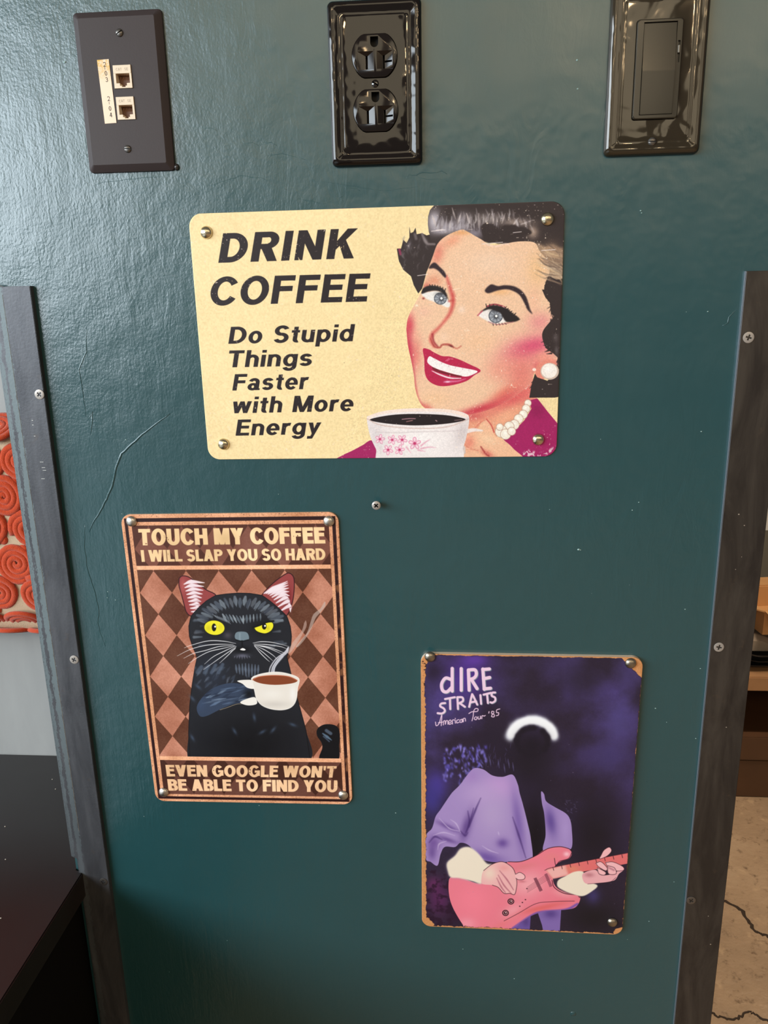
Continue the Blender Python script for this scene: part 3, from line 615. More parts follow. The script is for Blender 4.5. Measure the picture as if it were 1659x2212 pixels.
    A.at(0, 0, 1); A.poly(body, (33, 34, 40)); A.line(body+[body[0]], 1.4, (14, 12, 16), 1, smooth=False)
    A.clipm = A.mask(body)*base
    A.at(260, 1380, 3.19); A.blob((880, 720), 420, 260, (14, 14, 18), .95); A.blob((640, 250), 130, 160, (44, 52, 68), .6)
    A.at(380, 1220, 4.608)
    rr = r.uniform
    greys = [(104, 112, 122), (84, 92, 104), (120, 130, 140), (70, 76, 88), (92, 96, 104)]
    for k in range(23):                                            # crown fan
        t = math.radians(200+k*6.4); cx, cy = 640, 640
        R0 = 300+26*abs(math.sin(k*1.7)); x0 = cx+math.cos(t)*R0*1.45; y0 = cy+math.sin(t)*R0*1.02; x1 = cx+math.cos(t)*(R0-75)*1.4; y1 = cy+math.sin(t)*(R0-75)*1.02
        A.line([(x0, y0), (x1, y1)], rr(7, 11), greys[k % 5], .85, soft=1, taper=(.6, 1.1, .5))
        A.line([(x0+8, y0+10), (x1+6, y1+20)], 1.4, greys[(k+2) % 5], .7, soft=.6)
    for k in range(12):                                            # brow strokes
        x = 470+k*34; A.line([(x, 500-abs(k-5)*4), (x+18-(k > 5)*36+20, 575-abs(k-5)*5)], rr(3.5, 7), [(150, 160, 168), (96, 106, 116), (128, 140, 150)][k % 3], .9, taper=(.4, 1, .3), soft=.8)
    for k in range(7): A.line([(370+k*22, 480+k*8), (430+k*20, 530+k*8)], 1.8, (176, 186, 196), .85, taper=(.3, 1, .3))
    for k in range(14):                                            # cheeks
        s = -1 if k % 2 else 1; x = 640+s*rr(330, 460); y = rr(520, 800)
        A.line([(x, y), (x-s*rr(50, 90), y+rr(-10, 16))], rr(4, 9), greys[k % 5], .7, soft=1.4, taper=(1, .4))
    for k in range(40):                                            # chest tufts
        x = rr(230, 900); y = rr(960, 1190); A.line([(x, y), (x-rr(10, 60)*(1 if x < 600 else -.4), y+rr(20, 60))], rr(3, 8), [(96, 104, 118), (70, 78, 92), (54, 62, 78)][k % 3], rr(.4, .8), soft=1.2, taper=(.3, 1, .3))
    for k in range(8): A.line([(600+k*32, 970+abs(k-3)*4), (610+k*30, 1100-abs(k-4)*10)], 5, (104, 116, 134), .75, soft=1.2, taper=(.4, 1, .4))
    for k in range(5): A.line([(190+k*70, 1010-k*8), (150+k*70, 1060)], 7, (92, 106, 126), .6, soft=1.5)
    # eyes
    A.blob((390, 610), 150, 110, (12, 12, 16), .9); A.blob((870, 610), 140, 100, (12, 12, 16), .9)
    A.blob((388, 615), 104, 76, (18, 18, 10), 1, 6, hard=1); A.blob((389, 615), 100, 71, (238, 228, 44), 1, 6, hard=1); A.blob((330, 620), 36, 40, (206, 190, 30), .7); A.blob((450, 610), 30, 40, (220, 206, 40), .7)
    A.blob((385, 612), 22, 38, (14, 10, 8), 1, hard=1); A.blob((396, 604), 9, 10, (255, 255, 255), 1, hard=1)
    e = [(780, 606), (840, 592), (900, 566), (960, 560), (974, 600), (950, 645), (895, 672), (835, 662), (796, 640)]
    A.poly(e, (238, 228, 44)); A.line(e+[e[0]], 1.2, (16, 14, 10), 1); A.blob((920, 620), 26, 30, (206, 190, 30), .7)
    A.line([(770, 612), (840, 588), (905, 558), (975, 548)], 3.4, (12, 12, 14), 1)
    A.blob((882, 600), 22, 32, (14, 10, 8), 1, hard=1); A.blob((890, 596), 9, 10, (255, 255, 255), 1, hard=1)
    # nose, mouth
    A.blob((520, 690), 50, 40, (84, 78, 86), .7)
    A.poly([(605, 662), (660, 652), (712, 664), (732, 712), (712, 742), (622, 740), (590, 708)], (112, 128, 138)); A.line([(640, 672), (640, 730)], 3, (140, 156, 166), .7, soft=1.5)
    A.line([(600, 735), (660, 748), (725, 735)], 2.4, (12, 12, 16), 1); A.line([(662, 745), (664, 800)], 3, (12, 12, 16), 1); A.blob((660, 830), 110, 40, (10, 10, 14), .95)
    A.poly([(642, 832), (668, 816), (698, 830), (680, 840)], (244, 240, 238)); A.blob((665, 890), 80, 22, (104, 104, 120), .85)
    for k in range(7): A.line([(590+k*24, 900), (585+k*26, 928-abs(k-3)*5)], 2.5, (110, 110, 126), .7, taper=(1, .3))
    A.clipm = base
    wh = (238, 236, 238)
    for p in ([(600, 770), (480, 748), (330, 745), (170, 785), (90, 815)], [(575, 780), (440, 778), (300, 790), (150, 830), (20, 895)], [(590, 790), (440, 800), (300, 840), (180, 870), (85, 918)],
              [(585, 795), (470, 820), (340, 850), (230, 905), (130, 970)], [(600, 795), (500, 840), (380, 900), (290, 975)], [(605, 800), (520, 860), (420, 930), (280, 1030)], [(600, 810), (530, 880), (440, 965)], [(598, 820), (545, 855)],
              [(770, 765), (860, 752), (980, 762), (1130, 800)], [(780, 775), (900, 780), (1040, 800), (1110, 825)], [(780, 785), (900, 800), (1010, 835), (1095, 870)], [(785, 790), (880, 830), (960, 880), (1010, 925)],
              [(785, 795), (860, 850), (920, 900), (965, 940)], [(785, 795), (840, 860), (900, 920), (935, 950)], [(790, 785), (920, 815), (1070, 880)]):
        A.line(p, 1.5, wh, .95, taper=(.5, 1.1, .9, .4), soft=.5)
    # steam
    A.poly([(1110, 850), (1180, 740), (1250, 650), (1280, 560), (1296, 545), (1300, 600), (1260, 680), (1200, 780), (1140, 860)], (206, 180, 170), .55)
    A.poly([(1200, 790), (1300, 670), (1340, 560), (1370, 480), (1440, 420), (1480, 355), (1486, 400), (1440, 460), (1390, 520), (1350, 620), (1290, 720), (1220, 800)], (196, 180, 172), .6)
    for o in (0, 22, 44): A.line([(930+o, 1060), (945+o, 1000), (1000+o, 920), (1080+o*.6, 860), (1120, 810)], 2.6, (214, 212, 220), .85, soft=.6)
    A.line([(970, 1055), (985, 990), (1060, 900)], 6, (200, 200, 210), .75, soft=1)
    # arm
    A.at(260, 1380, 3.19); A.clipm = A.mask([(530, 460), (570, 390), (640, 330), (740, 296), (830, 300), (890, 330), (920, 380), (880, 420), (780, 440), (690, 476), (600, 520), (550, 520)])*base
    A.poly([(530, 460), (570, 390), (640, 330), (740, 296), (830, 300), (890, 330), (920, 380), (880, 420), (780, 440), (690, 476), (600, 520), (550, 520)], (54, 66, 88))
    for k in range(34):
        x = rr(560, 840); y = rr(320, 470); A.line([(x, y), (x+rr(50, 110), y-rr(10, 40))], rr(2, 5), [(98, 118, 146), (126, 144, 166), (40, 50, 70), (30, 36, 52)][k % 4], rr(.4, .85), taper=(.3, 1, .2), soft=1)
    A.blob((890, 370), 50, 50, (12, 14, 18), .9); A.blob((560, 440), 40, 50, (60, 76, 104), .6); A.clipm = base
    A.line([(690, 478), (740, 462), (800, 440), (840, 436)], 1, (200, 180, 150), .8)
    for (x, y, a_) in ((790, 625, 60), (925, 530, 80), (1055, 615, -50), (500, 670, 60), (980, 630, -30), (1190, 580, 20), (540, 320, 40), (500, 400, 50)): A.blob((x, y), 32, 13, (78, 96, 122), .6, a_)
    # cup
    cup = [(905, 262), (925, 340), (940, 400), (975, 445), (1040, 472), (1120, 478), (1180, 458), (1212, 410), (1222, 330), (1230, 262), (1150, 228), (1060, 218), (960, 234)]
    A.poly([(808, 280), (860, 272), (915, 278), (930, 330), (880, 328), (845, 300)], (240, 234, 226)); A.poly([(828, 426), (880, 400), (930, 392), (945, 430), (920, 445), (870, 446)], (240, 234, 226))
    A.poly(cup, (232, 224, 214)); A.line(cup+[cup[0]], 1.3, (246, 240, 234), 1)
    A.clipm = A.mask(cup)*base; A.blob((1190, 370), 30, 70, (244, 240, 236), .8); A.blob((1060, 440), 130, 30, (206, 198, 190), .7); A.blob((1050, 370), 90, 40, (240, 234, 226), .7); A.clipm = base
    A.poly([(914, 270), (960, 250), (1060, 240), (1160, 248), (1220, 276), (1180, 296), (1070, 306), (970, 296)], (132, 66, 38)); A.line([(914, 272), (960, 250), (1060, 241), (1160, 249), (1220, 276)], 1.6, (196, 110, 80), 1)
    # tail
    A.poly([(1375, 820), (1392, 740), (1385, 700), (1356, 655), (1358, 610), (1400, 580), (1460, 578), (1500, 600), (1512, 650), (1508, 720), (1500, 820)], (16, 16, 20))
    A.line([(1395, 640), (1455, 685)], 6, (96, 118, 140), .9, soft=1, taper=(.4, 1, .3)); A.line([(1420, 620), (1450, 640)], 7, (86, 100, 118), .8, soft=1.2); A.line([(1400, 660), (1440, 695)], 3, (70, 84, 104), .8)
    A.clipm = None
    # edge wear on the dark rules
    A.at(0, 0, 1)
    m = np.clip((fbm(h, w, 3, r, 2)-.70)*8, 0, 1)*(1-ins)
    A.put(0, 0, m, (70, 36, 30), .55)
    A.put(0, 0, np.clip((fbm(h, w, 30, r, 3)-.55)*6, 0, 1)*(X > .972*w)*(X < .985*w), (190, 130, 80), .5)
    return A.img

def guitar_print(w=770, h=1155):
    A = Art(w, h, [(909.4, 1403.4), (1387, 1418.5), (1341.5, 2008), (911.4, 1998.4)], 9)
    r = A.rng; rr = r.uniform
    g = fbm(h, w, 4, r, 3)[..., None]; n1 = fbm(h, w, 130, r, 5)[..., None]; n2 = fbm(h, w, 70, r, 4)[..., None]
    A.img[:] = (np.array([206, 142, 90])+(g-.5)*30)/255
    Y, X = np.mgrid[0:h, 0:w].astype(float)
    e = fbm(h, w, 9, r, 3)*13+fbm(h, w, 40, r, 2)*7
    dl = X-(8+e*.75); dt = Y-(0+e*.35); dr = (w-X)-(-4+e*.5); db = (h-Y)-(-1+e*.75)
    ca = np.minimum.reduce([np.hypot(X, Y)-40, np.hypot(w-X, Y)-40, np.hypot(w-X, h-Y)-34, np.hypot(X, h-Y)-46])-e+8
    ca = np.minimum(ca, ((w-X)+Y)-74-e*.4)
    edge = np.minimum.reduce([dl, dt, dr, db, ca]); pm = np.clip(edge+.5, 0, 1)
    scene = np.zeros((h, w, 3))+np.array([44, 34, 52.])
    A.clipm = pm
    xf = (X/w)[..., None]; yf = (Y/h)[..., None]
    purple = np.array([76, 62, 120.])
    k = np.clip((n1-.36)*2.6, 0, 1)*np.clip(1.25-yf*1.5, 0, 1)*np.clip(.35+np.abs(xf-.5)*1.5, 0, 1)
    scene = scene*(1-k)+purple*k
    A.put(0, 0, np.ones((h, w)), scene+(g-.5)*8)
    A.at(890, 1390, 3.19)
    A.blob((380, 200), 190, 190, (84, 50, 150), .75); A.blob((440, 90), 120, 60, (104, 62, 170), .7); A.blob((150, 180), 90, 110, (36, 26, 44), .7); A.blob((120, 480), 60, 160, (70, 60, 120), .5)
    A.blob((1420, 520), 120, 180, (84, 74, 138), .6); A.blob((1480, 200), 90, 150, (78, 66, 126), .6); A.blob((1350, 760), 160, 120, (66, 56, 108), .6); A.blob((1180, 250), 180, 140, (38, 30, 44), .6)
    A.blob((800, 800), 260, 260, (30, 24, 34), .85); A.blob((560, 640), 200, 120, (38, 30, 46), .7); A.blob((170, 960), 90, 130, (74, 58, 150), .8)
    A.at(890, 1690, 3.19)
    A.blob((140, 100), 90, 160, (62, 54, 130), .9); A.blob((1250, 350), 260, 380, (28, 22, 32), .9); A.blob((860, 400), 120, 400, (20, 16, 24), .95); A.blob((1250, 900), 260, 160, (26, 22, 28), .9)
    A.blob((190, 790), 110, 150, (96, 40, 92), .8); A.blob((150, 690), 60, 60, (120, 46, 104), .6); A.blob((300, 920), 80, 60, (46, 22, 46), .8)
    A.put(0, 0, np.clip((fbm(h, w, 22, r, 4)-.52)*6, 0, 1)*A.mask([(80, 560), (260, 600), (400, 990), (80, 990)], False, 6), (40, 18, 40), .8)
    # hair glints at the left shoulder
    A.at(890, 1390, 3.19)
    for i in range(210):
        x = rr(220, 520); y = rr(690, 980)
        if y < 960-(x-200)*.9+130*(x > 330): A.blob((x, y), rr(4, 13), rr(8, 24), [(112, 102, 196), (82, 70, 160), (138, 126, 212)][i % 3], rr(.45, .95), rr(-40, 20))
    for i in range(22):
        x = rr(470, 690); y = rr(700, 850); A.line([(x, y), (x+rr(-14, 14), y-rr(20, 60))], 1.2, (98, 88, 150), .45, taper=(.3, 1, .2))
    for (x, y) in ((600, 810), (640, 840), (700, 830), (540, 790), (670, 810)): A.line([(x, y-30), (x+8, y+30)], 2.4, (120, 112, 170), .55, taper=(.2, 1, .2), soft=1)
    # curly head in silhouette with stage light along its crown
    for i in range(60):
        t = math.pi*(1.02+.96*i/59); A.blob((832+math.cos(t)*(150+rr(-8, 14)), 640+math.sin(t)*(130+rr(-8, 14))), rr(20, 38), rr(20, 38), (232, 234, 246), .5)
    for i in range(60):
        t = math.pi*(1.06+.9*i/59); A.blob((835+math.cos(t)*148, 640+math.sin(t)*128), 27, 25, (252, 252, 255), .9)
    for i in range(90):
        t = rr(0, 2*math.pi); A.blob((835+math.cos(t)*106, 655+math.sin(t)*92), rr(14, 24), rr(14, 24), (30, 24, 36), .8)
    A.blob((835, 690), 130, 110, (30, 24, 36), 1)
    A.at(0, 0, 1)
    # jacket
    F = lambda x, y: (890+x/3.19, 1690+y/3.19)
    J = lambda x, y: (890+x/3.19, 1390+y/3.19)
    jac = [J(*p) for p in [(400, 870), (440, 840), (500, 850), (560, 890), (630, 900), (700, 885), (735, 950), (748, 1010)]]+[F(*p) for p in [(770, 130), (800, 250), (825, 370), (832, 520), (740, 525), (560, 530), (470, 500), (400, 420), (340, 400), (300, 430), (230, 430), (200, 480), (178, 560), (130, 535), (95, 510), (95, 360), (140, 300), (165, 220), (200, 170), (240, 110), (275, 60)]]+[J(*p) for p in [(290, 1000), (340, 950)]]
    A.poly(jac, (164, 138, 194)); cm = A.mask(jac)*pm; A.clipm = cm
    A.at(890, 1390, 3.19); A.blob((600, 970), 140, 110, (192, 150, 208), .9); A.blob((420, 900), 60, 60, (160, 126, 190), .7)
    A.at(890, 1690, 3.19)
    A.blob((560, 200), 150, 200, (180, 156, 202), .9); A.blob((480, 60), 160, 100, (184, 156, 206), .8); A.blob((630, 400), 50, 40, (104, 74, 150), .9); A.blob((520, 500), 150, 50, (106, 78, 156), .85, 14)
    A.blob((740, 260), 40, 260, (112, 84, 160), .7, -8); A.blob((800, 300), 14, 220, (168, 144, 200), .7, -6); A.blob((380, 290), 40, 130, (90, 62, 130), .8, 16); A.blob((250, 290), 110, 22, (100, 70, 140), .8, 25)
    A.blob((150, 400), 60, 60, (112, 80, 150), .8); A.blob((140, 470), 40, 70, (96, 66, 136), .7); A.blob((250, 380), 90, 20, (92, 62, 132), .7, 18)
    for p in ([(270, 240), (310, 270), (340, 330)], [(190, 230), (260, 300), (330, 320)], [(150, 350), (220, 330), (300, 350)], [(180, 450), (190, 410), (240, 390)], [(600, 320), (606, 345)], [(490, 420), (540, 450), (600, 470)]): A.line(p, 2.6, (206, 186, 222), .75, soft=1.2, taper=(.2, 1, .2))
    for p in ([(390, 180), (400, 260), (370, 340)], [(430, 160), (410, 240), (380, 330)], [(700, 220), (740, 340), (790, 500)], [(480, 90), (440, 180), (400, 290)], [(120, 400), (160, 360), (210, 380)], [(340, 320), (370, 350), (390, 330)]): A.line(p, 4, (66, 40, 104), .75, soft=1.8, taper=(.2, 1, .2))
    A.clipm = pm
    lap = [(895, 45), (915, 60), (930, 110), (990, 150), (1060, 190), (1090, 230), (1103, 300), (1100, 430), (1020, 440), (910, 450), (925, 340), (916, 200), (900, 120)]
    A.poly(lap, (160, 134, 192)); A.clipm = A.mask(lap)*pm; A.blob((960, 250), 45, 120, (96, 72, 146), .9, -10); A.blob((1060, 300), 40, 130, (172, 146, 204), .7); A.clipm = pm
    for i in range(22): A.blob((rr(1040, 1140), rr(90, 200)), 8, 3, (108, 98, 140), .45, rr(0, 90))
    # legs
    A.poly([(690, 990), (820, 900), (825, 860), (815, 1010), (700, 1010)], (108, 84, 158), smooth=False); A.poly([(870, 870), (900, 960), (910, 1015), (1020, 1015), (1030, 850), (960, 840)], (130, 104, 172), smooth=False)
    A.blob((960, 880), 60, 40, (84, 60, 130), .8); A.blob((790, 940), 30, 40, (80, 58, 120), .7)
    # guitar
    gb = [(255, 690), (270, 640), (340, 640), (470, 680), (560, 620), (640, 560), (670, 528), (760, 525), (840, 495), (920, 440), (1000, 420), (1070, 430), (1102, 460), (1085, 500), (1030, 520), (990, 550), (985, 590), (975, 650), (1000, 700), (1060, 735), (1130, 745), (1160, 770), (1130, 830), (1060, 850), (940, 860), (840, 890), (760, 940), (680, 990), (400, 1010), (350, 960), (290, 860), (262, 780)]
    A.poly(gb, (236, 124, 142)); A.clipm = A.mask(gb)*pm
    A.blob((430, 800), 150, 160, (246, 130, 150), .9); A.blob((380, 960), 80, 50, (246, 160, 176), .7); A.blob((900, 840), 220, 26, (226, 104, 104), .9, -14); A.blob((640, 950), 110, 26, (236, 122, 130), .8, -30)
    A.blob((780, 560), 110, 30, (222, 120, 128), .8, -12); A.blob((960, 490), 80, 40, (232, 130, 136), .8); A.blob((1068, 470), 26, 20, (252, 196, 206), .95); A.line([(700, 985), (820, 900), (900, 868), (1060, 850), (1140, 810)], 5, (116, 84, 170), .9, soft=1.6)
    A.clipm = pm
    ln = (58, 22, 34)
    A.blob((800, 680), 150, 110, (244, 168, 176), .9, -20); A.blob((700, 860), 100, 50, (242, 160, 170), .8, -30); A.blob((1040, 740), 90, 30, (240, 156, 164), .8, 14)
    A.line([(670, 528), (760, 524), (860, 482), (940, 434), (1020, 420), (1080, 432), (1100, 445)], 1.4, ln, .95, soft=.5)
    A.line([(1102, 460), (1080, 500), (1020, 520), (995, 548), (985, 500)], 1.3, ln, .9, soft=.5); A.line([(968, 650), (985, 700), (1050, 738), (1135, 748), (1155, 765)], 1.5, ln, .9, soft=.5)
    A.line([(640, 935), (740, 880), (860, 812), (980, 796), (1120, 790)], 1.2, ln, .7, soft=.5)
    A.poly([(842, 640), (862, 632), (905, 720), (884, 730)], (120, 60, 78), .8, smooth=False); A.poly([(916, 610), (934, 602), (972, 690), (952, 698)], (120, 60, 78), .6, smooth=False)
    for k in range(5): A.line([(800, 700+k*9), (960, 590+k*11)], .7, (110, 50, 66), .6, soft=.5)
    for (x, y) in ((687, 800), (650, 880)): A.blob((x, y), 23, 21, (50, 24, 34), 1, hard=1); A.blob((x, y), 17, 15, (190, 120, 130), 1, hard=1); A.blob((x, y), 11, 10, (40, 20, 28), 1, hard=1); A.blob((x+2, y-2), 5, 5, (240, 200, 200), 1, hard=1)
    for (x, y) in ((797, 710), (787, 786), (766, 806), (748, 832)): A.blob((x, y), 5, 4, ln, .9, hard=1)
    # neck
    A.poly([(925, 580), (1000, 556), (1480, 456), (1476, 530), (1180, 588), (1000, 635), (968, 640)], (226, 112, 112), smooth=False); A.poly([(925, 580), (1060, 545), (1080, 610), (975, 640)], (246, 196, 190), .8, smooth=False, blur=3); A.blob((1110, 570), 60, 30, (226, 140, 110), .7)
    A.line([(920, 582), (1000, 556), (1480, 457)], 1.2, ln, .8, soft=.5); A.line([(1140, 600), (1280, 572)], 1, ln, .7, soft=.5)
    for k in range(9):
        x = 975+k*58; A.line([(x, 562-k*11.5), (x+5, 582-k*11.5)], 1.3, ln, .85, soft=.5)
    # sleeves (cream) and hands
    cr = (240, 226, 206)
    s1 = [(250, 600), (245, 540), (300, 490), (340, 440), (400, 430), (460, 470), (520, 540), (560, 550), (500, 610), (485, 680), (420, 665), (330, 645), (270, 640)]
    A.poly(s1, (150, 140, 180), .5, blur=6); A.poly(s1, cr, 1, blur=2)
    s2 = [(1010, 650), (1060, 620), (1120, 590), (1180, 590), (1200, 650), (1275, 680), (1240, 720), (1175, 755), (1100, 740), (1040, 715), (1005, 690)]
    A.blob((1245, 750), 60, 70, (70, 60, 120), .7); A.poly(s2, cr, 1, blur=1)
    sk = (240, 180, 180)
    h1 = [(485, 640), (500, 590), (560, 545), (630, 528), (690, 560), (715, 600), (728, 660), (725, 710), (712, 752), (680, 745), (640, 745), (600, 705), (560, 690), (490, 682)]
    A.poly(h1, sk); A.clipm = A.mask(h1)*pm; A.blob((540, 610), 60, 60, (240, 214, 196), .9); A.blob((640, 570), 50, 30, (236, 156, 156), .7)
    for p in ([(600, 620), (640, 690), (690, 745)], [(610, 590), (660, 650), (705, 720)], [(590, 640), (620, 700), (650, 740)]): A.line(p, 3, (170, 90, 110), .8, soft=1.2, taper=(.4, 1, .5))
    A.clipm = pm; A.line(h1[1:13], 1.2, ln, .85, soft=.5); A.poly([(720, 610), (750, 600), (782, 620), (778, 645), (740, 650), (722, 640)], (246, 190, 192)); A.line([(720, 612), (750, 600), (782, 620), (778, 645), (740, 650), (722, 640)], 1.1, ln, .85, soft=.5)
    A.blob((765, 662), 30, 10, (200, 110, 120), .7)
    h2 = [(1180, 600), (1260, 575), (1300, 610), (1380, 600), (1440, 560), (1450, 575), (1420, 600), (1395, 640), (1350, 655), (1280, 665), (1210, 672), (1180, 650)]
    A.poly(h2, (236, 172, 178)); A.blob((1220, 610), 40, 20, (170, 96, 106), .6); A.blob((1370, 560), 30, 34, (206, 140, 150), .9)
    for f in ([(1265, 530), (1300, 520), (1340, 560), (1330, 580), (1285, 555)], [(1330, 525), (1380, 520), (1445, 550), (1450, 575), (1400, 580), (1350, 560)], [(1275, 560), (1330, 590), (1320, 610), (1285, 600)], [(1300, 475), (1320, 440), (1355, 420), (1370, 445), (1340, 480), (1290, 500)], [(1345, 545), (1390, 560), (1400, 600), (1350, 600)]):
        A.poly(f, (244, 184, 188)); A.line(f+[f[0]], 1.1, ln, .8, soft=.5)
    A.line([(1355, 560), (1385, 575)], 4, (150, 80, 100), .5, soft=1.5); A.line([(1210, 672), (1290, 664), (1360, 655), (1400, 625)], 1, ln, .6, soft=.5)
    # lettering
    A.at(890, 1390, 3.19)
    pk = (238, 204, 226); sh = (112, 128, 138)
    big = [[(282, 148), (282, 305)], [(275, 225), (235, 215), (208, 255), (215, 300), (245, 310), (278, 280)], [(345, 150), (345, 300)], [(395, 165), (400, 300)], [(395, 160), (440, 160), (450, 190), (435, 215), (400, 228)], [(415, 225), (455, 290)], [(495, 155), (505, 295)], [(495, 158), (540, 155)], [(500, 222), (542, 214)], [(505, 292), (548, 288)]]
    sm = [[(232, 388), (205, 392), (198, 410), (222, 425), (230, 445), (210, 460), (180, 458)], [(232, 360), (300, 348)], [(266, 358), (268, 430)], [(318, 350), (322, 430)], [(318, 348), (352, 350), (356, 375), (325, 392)], [(335, 390), (370, 415)], [(400, 415), (418, 338), (425, 336), (456, 400)], [(408, 385), (448, 378)], [(478, 335), (483, 395)], [(500, 332), (550, 320)], [(524, 328), (530, 390)], [(580, 318), (560, 320), (556, 340), (578, 352), (580, 375), (560, 388), (548, 385)]]
    for dx, dy, c in ((5, 4, sh), (0, 0, pk)):
        for p in big: A.line([(x+dx, y+dy) for x, y in p], 7.2, c, 1, smooth=len(p) > 3, soft=.6)
        for p in sm: A.line([(x+dx*.8, y+dy*.8) for x, y in p], 4.6, c, 1, smooth=len(p) > 3, soft=.6)
    sc = [[(165, 520), (170, 545), (190, 530), (205, 480), (210, 478), (205, 545)], [(185, 525), (215, 520)], [(220, 540), (222, 515), (232, 512), (234, 535), (240, 512), (250, 512), (252, 535)], [(258, 528), (275, 518), (268, 506), (256, 520), (262, 536), (278, 530)], [(284, 534), (284, 508), (296, 506)], [(302, 506), (304, 528)], [(303, 495), (304, 497)], [(328, 504), (314, 510), (314, 526), (330, 522)], [(350, 502), (336, 508), (338, 522), (350, 520), (352, 500), (356, 520)], [(360, 518), (360, 498), (372, 496), (375, 514)],
          [(398, 462), (420, 450), (455, 448), (462, 432), (445, 428), (432, 445), (428, 480), (420, 512)], [(440, 488), (436, 500), (448, 505), (455, 492), (446, 484)], [(462, 484), (464, 500), (476, 498), (478, 480), (480, 498)], [(488, 498), (490, 478), (504, 480), (512, 476)], [(538, 450), (536, 460)], [(572, 450), (558, 448), (556, 462), (574, 472), (572, 486), (556, 484), (560, 470), (572, 458)], [(612, 432), (592, 438), (590, 456), (604, 458), (602, 474), (588, 478)]]
    for p in sc: A.line(p, 2., pk, .95, soft=.5)
    # small wear
    for i in range(40): A.blob((rr(100, 1560), rr(80, 1900)), rr(1, 4), rr(1, 3), (170, 150, 190), rr(.2, .7))
    A.clipm = None
    # char dots beside the bare edge
    A.put(0, 0, np.clip(1-np.abs(edge-1)/2.2, 0, 1)*np.clip((fbm(h, w, 14, r, 2)-.38)*5, 0, 1), (46, 30, 34), .75)
    A.put(0, 0, np.clip((fbm(h, w, 6, r, 2)-.66)*14, 0, 1)*np.clip(1-edge/1., 0, 1)*(np.hypot(X, Y-60) < 90), (40, 26, 28), .9)
    return A.img

# ---------------------------------------------------------------- materials
def wall_paint():
    t = NT('teal_wall_paint')
    o = t.co(); x = t.n('ShaderNodeSeparateXYZ', i_0=o).outputs
    left = t.n('ShaderNodeMapRange', i_Value=x[0], i_1=-.36, i_2=-.02, i_3=1., i_4=0.).outputs[0]
    up = t.n('ShaderNodeMapRange', i_Value=x[2], i_1=-.1, i_2=.36, i_3=.25, i_4=1.).outputs[0]
    peel = t.noise(520, 2, .5, t.co((1, 1, .8)))
    brush = t.noise(1, 3, .6, t.co((300, 300, 16)))
    patch = t.ramp(t.noise(7, 3, .6), [(.42, (0, 0, 0, 1)), (.62, (1, 1, 1, 1))])
    lumps = t.noise(22, 3, .6)
    swirl = t.noise(60, 4, .65, t.co((1, 1, .35)), 1.2)
    lm = t.math('MULTIPLY', left, up)
    h = t.math('MULTIPLY', t.math('MULTIPLY', peel, .24), t.math('ADD', t.math('MULTIPLY', lm, 1.0), .12))
    h = t.math('ADD', h, t.math('MULTIPLY', t.math('MULTIPLY', brush, .42), t.math('MULTIPLY_ADD', t.math('MULTIPLY', left, patch), .55, .09)))
    h = t.math('ADD', h, t.math('MULTIPLY', swirl, t.math('MULTIPLY_ADD', patch, .26, .12)))
    h = t.math('ADD', h, t.math('MULTIPLY', lumps, .8))
    nb = t.bump(h, .0011)
    col = t.mix(t.noise(5, 3), lin((27, 67, 72)), lin((32, 73, 77)))
    col = t.mix(t.math('MULTIPLY', t.noise(90, 4), .25), col, lin((44, 76, 76)))
    ro = t.math('MULTIPLY_ADD', t.noise(30, 3), .10, .25)
    return t.set(base=col, rough=ro, normal=nb, spec=.82)
M_wall = wall_paint()

def steel(name, c1, c2, peel=False):
    t = NT(name)
    n = t.noise(1, 5, .65, t.co((38, 38, 9)), .6); n2 = t.noise(420, 3)
    col = t.mix(t.ramp(n, [(.38, (0, 0, 0, 1)), (.64, (1, 1, 1, 1))]), lin(c1), lin(c2))
    rust = t.ramp(t.noise(70, 5, .7), [(.60, (0, 0, 0, 1)), (.72, (1, 1, 1, 1))])
    col = t.mix(t.math('MULTIPLY', rust, .35), col, lin((92, 76, 62)))
    metal = .55; rough = t.math('MULTIPLY_ADD', n, .25, .34)
    if peel:
        x = t.n('ShaderNodeSeparateXYZ', i_0=t.co()).outputs
        e = t.math('ADD', t.math('ADD', x[0], t.math('MULTIPLY_ADD', t.noise(1, 5, .7, t.co((300, 300, 90))), .009, -.0045)), t.math('MULTIPLY_ADD', t.noise(1, 3, .7, t.co((1200, 1200, 420))), .006, -.003))
        a = t.math('MULTIPLY', t.math('GREATER_THAN', e, -.0168), t.math('LESS_THAN', e, -.0142))
        b = t.math('MULTIPLY', t.math('GREATER_THAN', e, -.0112), t.math('LESS_THAN', e, -.0062))
        c = t.math('LESS_THAN', e, -.0172)
        m = t.math('MAXIMUM', b, t.math('MAXIMUM', a, c))
        fade = t.n('ShaderNodeMapRange', i_Value=x[2], i_1=-.32, i_2=-.08, i_3=.25, i_4=1.).outputs[0]
        m = t.math('MULTIPLY', m, t.math('MULTIPLY', fade, .75))
        col = t.mix(m, col, lin((112, 128, 132)))
        metal = t.math('MULTIPLY_ADD', m, -.6, .55)
    return t.set(base=col, rough=rough, metal=metal, spec=.5, normal=t.bump(t.math('ADD', n2, t.math('MULTIPLY', n, .6)), .00011))
M_trimL = steel('blackened_steel_with_paint', (70, 71, 75), (92, 93, 97), True)
M_trimR = steel('brown_patina_steel', (52, 47, 44), (74, 68, 62))
M_screw = simple('zinc_screw', (168, 160, 152), .42, .4, bump=.00005)
M_screwdk = simple('dark_screw', (112, 108, 104), .34, .8)
M_void = simple('recess_shade', (10, 9, 9), .7)  # near-black colour stands for the shade inside recesses and slots
M_blackg = simple('glossy_black_enamel', (24, 19, 17), .055, 0, .95, coat=.0)
